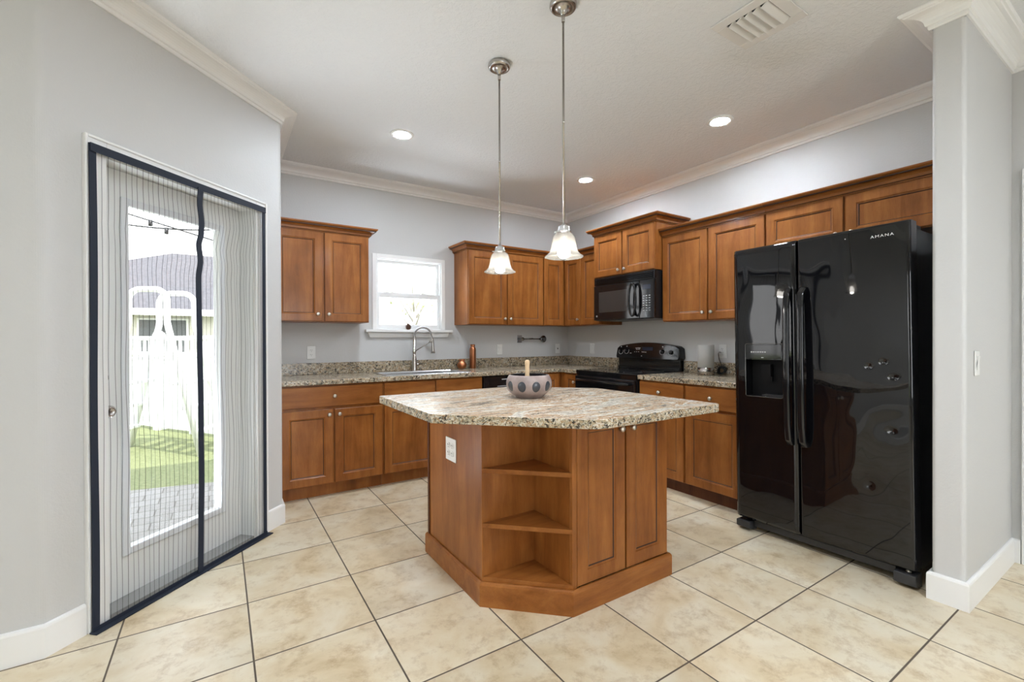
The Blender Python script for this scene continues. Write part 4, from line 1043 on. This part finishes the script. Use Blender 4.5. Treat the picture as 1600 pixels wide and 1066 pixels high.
# handles
def fhandle(door, xc, z0=0.596, z1=1.508):
    b = MB(); pr = []
    zz_ = [z0, z0 + 0.03, z0 + 0.12, 0.5 * (z0 + z1), z1 - 0.12, z1 - 0.03, z1]; yy_ = [0.012, 0.038, 0.052, 0.058, 0.052, 0.038, 0.012]
    rings = []
    for z, y in zip(zz_, yy_):
        w_ = 0.0175; rings.append([b.bm.verts.new((xc + dx, -FD - y + dy, z)) for dx, dy in ((-w_, 0.010), (-w_, -0.004), (-w_ * 0.6, -0.010), (w_ * 0.6, -0.010), (w_, -0.004), (w_, 0.010))])
    for a, c in zip(rings, rings[1:]):
        for k in range(6): b.bm.faces.new((a[k], a[(k + 1) % 6], c[(k + 1) % 6], c[k]))
    b.bm.faces.new(rings[0]); b.bm.faces.new(rings[-1])
    b.box(xc - 0.012, xc + 0.012, -FD - 0.022, -FD + 0.004, z0 + 0.002, z0 + 0.03); b.box(xc - 0.012, xc + 0.012, -FD - 0.022, -FD + 0.004, z1 - 0.03, z1 - 0.002)
    return b.build('handle', 'black_gloss', door, bevel=0.003, angle=30)
fhandle(ld, 0.345); fhandle(rd, 0.421)
# lettering
tx = bpy.data.curves.new('lettering', 'FONT'); tx.body = 'AMANA'; tx.size = 0.019; tx.extrude = 0.0006; tx.space_character = 1.25; tx.align_x = 'CENTER'
tmp_o = bpy.data.objects.new('lettering_source', tx); COL.objects.link(tmp_o)
dg_ = bpy.context.evaluated_depsgraph_get(); tm = bpy.data.meshes.new_from_object(tmp_o.evaluated_get(dg_))
COL.objects.unlink(tmp_o); bpy.data.objects.remove(tmp_o)
to = bpy.data.objects.new('lettering', tm); COL.objects.link(to); tm.materials.clear(); tm.materials.append(MT['white_marking'])
to.parent = rd; to.location = (0.788, -FD - 0.0012, 1.722); to.rotation_euler = (PI / 2, 0, 0); to.scale = (1.25, 1, 1)
b = MB(); b.lathe([(0.0, 0), (0.003, 0), (0.0025, 0.0015), (0, 0.002)], (0.628, -FD + 0.0002, 1.742), 10, axis='-Y'); b.build('screw_plug', 'white_marking', rd)
# kick plate, feet and hinge covers
b = MB(); b.box(0.09, 0.81, -0.790, -0.748, 0.028, 0.066); b.build('kick_plate', 'charcoal_plastic', fr, bevel=0.003)
for (xa, xb, zl) in ((0.0, 0.088, 0.001), (0.812, 0.900, -0.0105)):
    b = MB(); b.extrude_yz([(-0.815, zl + 0.012), (-0.835, zl + 0.020), (-0.835, 0.060), (-0.750, 0.060), (-0.750, zl)], xa, xb); b.build('foot', 'charcoal_plastic', fr, bevel=0.004)
for xa in (0.012, FW - 0.075): 
    b = MB(); b.box(xa, xa + 0.063, -0.790, -0.640, 1.7555, 1.780) if False else b.box(xa, xa + 0.063, -0.750, -0.640, 1.7555, 1.778); b.build('hinge_cover', 'black_plastic', fr, bevel=0.004)
b = MB(); b.lathe([(0, 0), (0.012, 0), (0.012, 0.012), (0, 0.012)], (FW - 0.035, -0.805, 0.062), 12); b.build('hinge_pin', 'satin_nickel', fr)

# ---------------------------------------------------------------- frosted lamp with cord
lp = thing('table_lamp', 'small unlit frosted cylinder lamp with metal base, between range and refrigerator', 'lamp', (-0.175, -2.020, CT1 + 0.001))
b = MB(); b.lathe([(0.0, 0), (0.066, 0), (0.066, 0.062), (0.060, 0.063), (0, 0.063)], (0, 0, 0), 40); b.build('base', 'brushed_nickel', lp)
b = MB(); b.lathe([(0.065, 0.0635), (0.065, 0.252), (0.063, 0.254), (0.060, 0.252), (0.060, 0.0635)], (0, 0, 0), 40); b.build('shade', 'frosted_glass', lp)
b = MB()
coil = []
for k in range(120):
    a = k / 120 * 2 * PI * 5; q = 0.030 + 0.006 * math.sin(a * 0.77); coil.append((0.115 + 0.012 * math.sin(a * 0.4) + 0.3 * q * math.sin(a), -0.070 + q * math.cos(a), 0.036 + q * math.sin(a) * 0.9))
b.tube(coil, 0.0045, 6)
b.tube([coil[-1], (0.145, -0.055, 0.07), (0.150, -0.025, 0.13), (0.146, -0.020, 0.175), (0.140, -0.036, 0.192), (0.150, -0.046, 0.185)], 0.003, 6)
b.tube([coil[0], (0.09, -0.04, 0.015), (0.06, -0.02, 0.01)], 0.003, 6)
cdo = b.build('cord', 'black_cord', lp)
b = MB(); b.box(0.150, 0.1655, -0.058, -0.034, 0.168, 0.194); b.build('plug', 'white_plastic', cdo, bevel=0.003)

# ---------------------------------------------------------------- bowl and wooden handle on the island
BX, BY = -2.258, -2.384
bw = thing('clay_bowl', 'mauve clay bowl with dark round spots and black inside, on the island', 'bowl', (BX, BY, CT1 + 0.001))
prof = [(0.0, 0.0), (0.068, 0.0), (0.073, 0.005), (0.076, 0.011), (0.088, 0.016), (0.104, 0.029), (0.115, 0.046), (0.1205, 0.064), (0.121, 0.078), (0.1175, 0.095), (0.111, 0.110), (0.104, 0.1195), (0.103, 0.120)]
b = MB(); b.lathe(prof, (0, 0, 0), 64, caps=False); b.lathe([(0.103, 0.120), (0.099, 0.1195), (0.100, 0.112), (0.108, 0.098), (0.112, 0.084), (0.106, 0.062), (0.085, 0.036), (0.05, 0.018), (0, 0.014)], (0, 0, 0), 64, 1, caps=False)
bmesh.ops.remove_doubles(b.bm, verts=b.bm.verts, dist=0.0002)
bo = b.build('body', ['mauve_clay', 'bowl_black'], bw)
def br(z):
    for (ra, za), (rb_, zb) in zip(prof, prof[1:]):
        if za <= z <= zb and zb > za: return ra + (rb_ - ra) * (z - za) / (zb - za)
    return 0.1
for k in range(10):
    a0 = 2 * PI * k / 10 + 0.02; b = MB(); cz = 0.064; rv, rh = 0.027, 0.0215
    rings = []
    for rr_ in (0.0, 0.5, 0.85, 1.0):
        n = 1 if rr_ == 0 else 24; rw = []
        for q in range(n):
            t = 2 * PI * q / 24; z = cz + rv * rr_ * math.sin(t); R_ = br(z) + (0.0015 if rr_ < 0.9 else 0.0004); an = a0 + rh * rr_ * math.cos(t) / 0.119
            rw.append(b.bm.verts.new((R_ * math.cos(an), R_ * math.sin(an), z)))
        rings.append(rw)
    for q in range(24): b.bm.faces.new((rings[0][0], rings[1][q], rings[1][(q + 1) % 24]))
    for a, c in zip(rings[1:], rings[2:]):
        for q in range(24): b.bm.faces.new((a[q], c[q], c[(q + 1) % 24], a[(q + 1) % 24]))
    b.build('spot', 'bowl_spot', bw, smooth=True)
b = MB(); b.lathe([(0.0, 0.0), (0.009, 0.001), (0.011, 0.07), (0.0125, 0.095), (0.0115, 0.112), (0.0125, 0.119), (0.0115, 0.124), (0.012, 0.150), (0.0135, 0.166), (0.0125, 0.176), (0.008, 0.181), (0, 0.182)], (0, 0, 0), 20)
o = b.build('wooden_pestle', 'wood_pale', loc=(BX - 0.004, BY + 0.01, CT1 + 0.0165)); tag(o, 'pale turned wooden pestle standing upright in the clay bowl', 'pestle')

# ---------------------------------------------------------------- pendants, downlights, vent
def pendant(x, y, label):
    r = thing('pendant_light', label, 'pendant light', (x, y, 0), 0, 'bell pendants over the island')
    b = MB(); b.lathe([(rr_, H - 0.0005 - hh) for rr_, hh in ((0.0, 0.0), (0.054, 0.0), (0.060, 0.003), (0.062, 0.010), (0.062, 0.018), (0.058, 0.025), (0.050, 0.029), (0.047, 0.027), (0.036, 0.027), (0.022, 0.034), (0.014, 0.046), (0.010, 0.058), (0.0, 0.058))], (0, 0, 0), 36)
    can = b.build('canopy', 'brushed_nickel', r)
    b = MB(); b.lathe([(0.0075, 2.655), (0.0085, 2.66), (0.0085, 2.685), (0.006, 2.69)], (0, 0, 0), 16); b.lathe([(0.005, 1.740), (0.005, 2.20), (0.0062, 2.201), (0.0062, 2.206), (0.005, 2.207), (0.005, 2.68)], (0, 0, 0), 14); b.build('rod', 'brushed_nickel', r)
    b = MB(); b.lathe([(0.0, 1.742), (0.009, 1.742), (0.012, 1.738), (0.024, 1.732), (0.027, 1.724), (0.027, 1.716), (0.032, 1.712), (0.032, 1.705), (0.029, 1.702), (0, 1.702)], (0, 0, 0), 28)
    for k in range(3):
        a = k * 2 * PI / 3 + 0.5; b.tube([(0.030 * math.cos(a), 0.030 * math.sin(a), 1.708), (0.042 * math.cos(a), 0.042 * math.sin(a), 1.708)], 0.003, 6)
    b.build('socket_cap', 'chrome', r)
    out = [(0.029, 1.7015), (0.040, 1.697), (0.049, 1.684), (0.0535, 1.664), (0.0575, 1.640), (0.064, 1.618), (0.076, 1.603), (0.0868, 1.597), (0.0872, 1.5935)]
    inn = [(rr_ - 0.0035, zz - 0.0012) for rr_, zz in reversed(out)]
    b = MB(); b.lathe(out + inn, (0, 0, 0), 48, caps=False); b.build('shade', 'alabaster_glass', r)
    b = MB(); b.lathe([(0.0, 1.588), (0.012, 1.590), (0.023, 1.598), (0.0285, 1.612), (0.027, 1.626), (0.020, 1.640), (0.0145, 1.650), (0, 1.651)], (0, 0, 0), 28); bl = b.build('bulb', 'bulb_glow', r)
    b = MB(); b.lathe([(0.0, 1.6512), (0.014, 1.6512), (0.0145, 1.675), (0.016, 1.690), (0.016, 1.7015), (0, 1.7015)], (0, 0, 0), 24); b.build('socket', 'white_plastic', bl)
    return r
pendant(-2.332, -2.213, 'bell glass pendant over the island farther from the camera, nearer the sink')
pendant(-2.326, -2.760, 'bell glass pendant over the front of the island, nearest the camera')
def downlight(x, y, label, lens='can_lens'):
    r = thing('recessed_light', label, 'recessed light', (x, y, H), 0, 'lit recessed ceiling lights')
    b = MB(); b.lathe([(0.058, -0.0008), (0.088, -0.0008), (0.086, -0.006), (0.070, -0.009), (0.062, -0.007), (0.058, -0.0045)], (0, 0, 0), 40, caps=False); b.build('trim_ring', 'white_trim', r)
    b = MB(); b.lathe([(0.0, -0.0050), (0.061, -0.0048), (0.061, -0.0010), (0, -0.0010)], (0, 0, 0), 40); b.build('lens', lens, r)
    return r
downlight(-2.494, -1.089, 'lit recessed ceiling light above the sink')
downlight(-0.690, -1.096, 'lit recessed ceiling light in the corner near the range')
downlight(-0.691, -2.481, 'lit recessed ceiling light above the refrigerator')
for (x, y) in ((-3.0, -3.65), (-2.0, -5.2), (-3.0, -6.4)):  # out-of-view cans added to brighten the floor and island
    o = downlight(x, y, 'added unseen recessed fill light behind the camera', 'can_lens_fill')
vx, vy = -1.467, -3.174
VA, VB = 0.150, 0.100
vt = thing('ceiling_vent', 'square white louvred air vent in the ceiling', 'vent', (vx, vy, H))
b = MB(); a, c = 0.152, 0.100
for (p, q, r_, s_) in ((-a, -c, -a, a), (c, a, -a, a), (-c, c, -a, -c), (-c, c, c, a)): b.box(p, q, r_, s_, -0.010, -0.0008)
b.build('frame', 'vent_white', vt, bevel=0.003)
b = MB(); b.box(-c, c, -c, c, -0.003, -0.001); b.build('duct_opening', 'vent_dark', vt)
for k in range(5):
    y = -c + 0.022 + k * 0.039
    b = MB(); b.extrude_yz([(y - 0.018, -0.004), (y + 0.012, -0.022), (y + 0.016, -0.020), (y - 0.014, -0.002)], -c + 0.002, c - 0.002); b.build('louvre', 'vent_white', vt)

# ---------------------------------------------------------------- outdoors
GZ = -0.16
b = MB(); b.prism([(-30, -8), (-7.9, -8), (-7.9, 0.2), (6, 0.2), (6, 40), (-30, 40)], GZ - 0.3, GZ - 0.02); struct(b.build('lawn', 'lawn_grass'))
def pav(o): return o
P0, P1 = (-9.0, 1.97), (-1.0, 0.40)
b = MB(); b.prism([(-9, -1.7), (CL_X - 0.2, CL_Y + 0.15), diag(-3.30, -0.145), (CR_X - 0.125, CR_Y + 0.05), (CR_X - 0.125, 0.145), (-1.0, 0.145), P1, P0], GZ - 0.02, GZ)
struct(b.build('patio', 'patio_pavers'))
# white vinyl fence
fa, fb_ = Vector((-6.9, 8.4)), Vector((-3.2, 2.75))
fdir = (fb_ - fa).normalized(); fl = (fb_ - fa).length
fn = thing('vinyl_fence', 'white vinyl yard fence with picket top seen through the back door', 'fence', (fa.x, fa.y, GZ - 0.02), math.atan2(fdir.y, fdir.x))
nsec = 3; sl = fl / nsec
for k in range(nsec):
    b = MB(); b.box(k * sl + 0.064, (k + 1) * sl - 0.064, -0.02, 0.02, 0.04, 1.16); b.box(k * sl + 0.064, (k + 1) * sl - 0.064, -0.035, 0.035, 1.16, 1.22); b.box(k * sl + 0.064, (k + 1) * sl - 0.064, -0.03, 0.03, 1.42, 1.47); b.build('fence_panel', 'vinyl_white', fn)
    b = MB(); n = 15
    for q in range(n): xx = k * sl + 0.10 + (sl - 0.20) * q / (n - 1); b.box(xx - 0.025, xx + 0.025, -0.012, 0.012, 1.2205, 1.4195)
    b.build('pickets', 'vinyl_white', fn)
for k in range(nsec + 1):
    b = MB(); b.box(k * sl - 0.063, k * sl + 0.063, -0.063, 0.063, 0.0, 1.50); b.lathe([(0.085, 1.5005), (0.085, 1.52), (0, 1.57)], (k * sl, 0, 0), 4); b.build('fence_post', 'vinyl_white', fn)
# white A-frame pool ladder standing on the lawn
pl = thing('pool_ladder', 'white tubular A-frame pool ladder on the lawn in front of the fence', 'ladder', (-4.235, 2.85, GZ - 0.02), math.radians(62))
for sx in (-0.27, 0.27):
    half = [(sx * 1.15, -0.62, 0.0), (sx, -0.22, 1.62)] + [(sx, -0.22 + 0.14 * (1 - math.cos(a)), 1.88 + 0.14 * math.sin(a)) for a in [PI / 2 * q / 6 for q in range(7)]]
    b = MB(); b.tube(half + [(x, -y, z) for x, y, z in reversed(half)], 0.035, 10); b.build('rail', 'vinyl_white', pl)
for s_ in (-1, 1):
    for q in range(4):
        z = 0.28 + q * 0.30; y = s_ * (0.62 - 0.46 * z / 1.45)
        b = MB(); b.box(-0.29, 0.29, y - 0.06, y + 0.06, z - 0.02, z + 0.02); b.build('step', 'vinyl_white', pl, bevel=0.008)
b = MB(); b.box(-0.30, 0.30, -0.16, 0.16, 1.40, 1.45); b.build('platform', 'vinyl_white', pl, bevel=0.008)
# neighbour house with hip roof
hs = thing('house', 'pale single-storey house with grey hip roof beyond the fence', 'house', (-4.0, 13.4, GZ - 0.02))
b = MB(); b.box(-6.4, 2.6, 0.6, 8.0, 0, 2.38); b.build('wall', 'stucco_cream', hs)
ev = 2.38; rdg = 4.75
b = MB()
e = [(-7.0, 0.0, ev), (3.2, 0.0, ev), (3.2, 8.6, ev), (-7.0, 8.6, ev)]; rgd = [(-1.15, 4.0, rdg), (1.0, 4.0, rdg)]
b.face([e[0], e[1], rgd[1], rgd[0]]); b.face([e[1], e[2], rgd[1]]); b.face([e[2], e[3], rgd[0], rgd[1]]); b.face([e[3], e[0], rgd[0]]); b.face([e[3], e[2], e[1], e[0]])
bmesh.ops.remove_doubles(b.bm, verts=b.bm.verts, dist=0.001); rf = b.build('roof', 'roof_shingle', hs)
b = MB(); b.tube([(0.2, 1.6, 3.36), (0.95, 1.5, 3.30)], 0.06, 8); b.build('roof_vent', 'stainless', rf)
b = MB(); b.box(-7.02, 3.22, -0.03, -0.001, ev - 0.20, ev + 0.01); b.build('fascia', 'vinyl_white', hs)
for (a, c, z0_, z1_) in ((-3.9, -2.5, 0.9, 2.0), (-1.75, -0.55, 0.9, 2.05), (0.55, 1.9, 0.9, 2.05)):
    b = MB(); b.box(a - 0.06, c + 0.06, 0.55, 0.599, z0_ - 0.06, z1_ + 0.06); w_ = b.build('window_frame', 'vinyl_white', hs)
    b = MB(); b.box(a, c, 0.53, 0.549, z0_, z1_); b.build('pane', 'house_window', w_)
# string lights over the patio
sl_ = thing('string_lights', 'black patio string lights crossing the sky outside the back door', 'string lights', (-4.2, 1.2, 0))
def cord(p, q, sag, bulbs):
    b = MB(); p, q = Vector(p), Vector(q); pts = []
    for k in range(21):
        t = k / 20; v = p.lerp(q, t); v.z -= sag * 4 * t * (1 - t); pts.append(v)
    b.tube(pts, 0.009, 6); b.build('cable', 'black_plastic', sl_)
    for t, down in bulbs:
        v = p.lerp(q, t); v.z -= sag * 4 * t * (1 - t)
        b = MB(); b.lathe([(0.022, 0.01), (0.022, -0.06), (0.015, -0.065)], tuple(v), 10); so = b.build('socket', 'black_plastic', sl_)
        b = MB(); b.lathe([(0.014, -0.066), (0.034, -0.11), (0.030, -0.15), (0, -0.172)], tuple(v), 12, caps=False); b.build('bulb', 'clear_glass', so)
def world_at(u, v, d):
    D = Fv + Rv * (u - 800) / 708.889 - Uv * (v - 533) / 708.889
    return Mx.translation + D * d
b = MB(); b.lathe([(0.0, GZ), (0.04, GZ), (0.04, 2.62), (0.0, 2.64)], (0.66, 0.93, 0), 12); b.build('post', 'black_plastic', sl_)
cord((-0.427, 1.63, 2.783), (0.66, 0.927, 2.374), 0.0, [(0.27, 0)])
cord((-0.427, 1.63, 2.636), (0.66, 0.929, 2.563), 0.03, [(0.42, 0)])
# tree and neighbour's low roof outside the sink window
tr = thing('garden_tree', 'pale leafy tree outside the sink window', 'tree', (1.6, 9.5, GZ - 0.02))
b = MB(); b.tube([(0, 0, 0), (0.05, 0, 1.4), (-0.05, 0, 2.6)], [0.14, 0.10, 0.06], 8)
for k in range(9):
    a = k * 2.4; b.tube([(0, 0, 1.5 + 0.1 * k), (0.9 * math.cos(a), 0.9 * math.sin(a), 2.6 + 0.15 * k)], [0.035, 0.012], 5)
b.build('trunk', 'bark', tr)
b = MB(); rnd = random.Random(3)
for k in range(300):
    u = rnd.uniform(0, 2 * PI); w_ = rnd.uniform(-1, 1); q = rnd.uniform(0.5, 1.0); R_ = 1.7
    p = Vector((R_ * q * math.sqrt(1 - w_ * w_) * math.cos(u), R_ * q * math.sqrt(1 - w_ * w_) * math.sin(u), 3.1 + 1.3 * q * w_))
    d1_ = Vector((rnd.gauss(0, 1), rnd.gauss(0, 1), rnd.gauss(0, 1))).normalized(); d2_ = d1_.orthogonal().normalized(); s_ = rnd.uniform(0.06, 0.12)
    b.face([p - d1_ * s_, p + d2_ * s_ * 0.5, p + d1_ * s_, p - d2_ * s_ * 0.5])
b.build('foliage', 'leaf_green', tr)['kind'] = 'stuff'
sh = thing('neighbour_shed', 'low flat roofed white shed outside the sink window', 'shed', (0.6, 7.4, GZ - 0.02))
b = MB(); b.box(-1.6, 0.75, 0, 2.0, 0, 1.72); b.build('wall', 'vinyl_white', sh)
b = MB(); b.box(-1.75, 0.9, -0.15, 2.15, 1.7205, 1.78); b.build('roof', 'roof_shingle', sh)
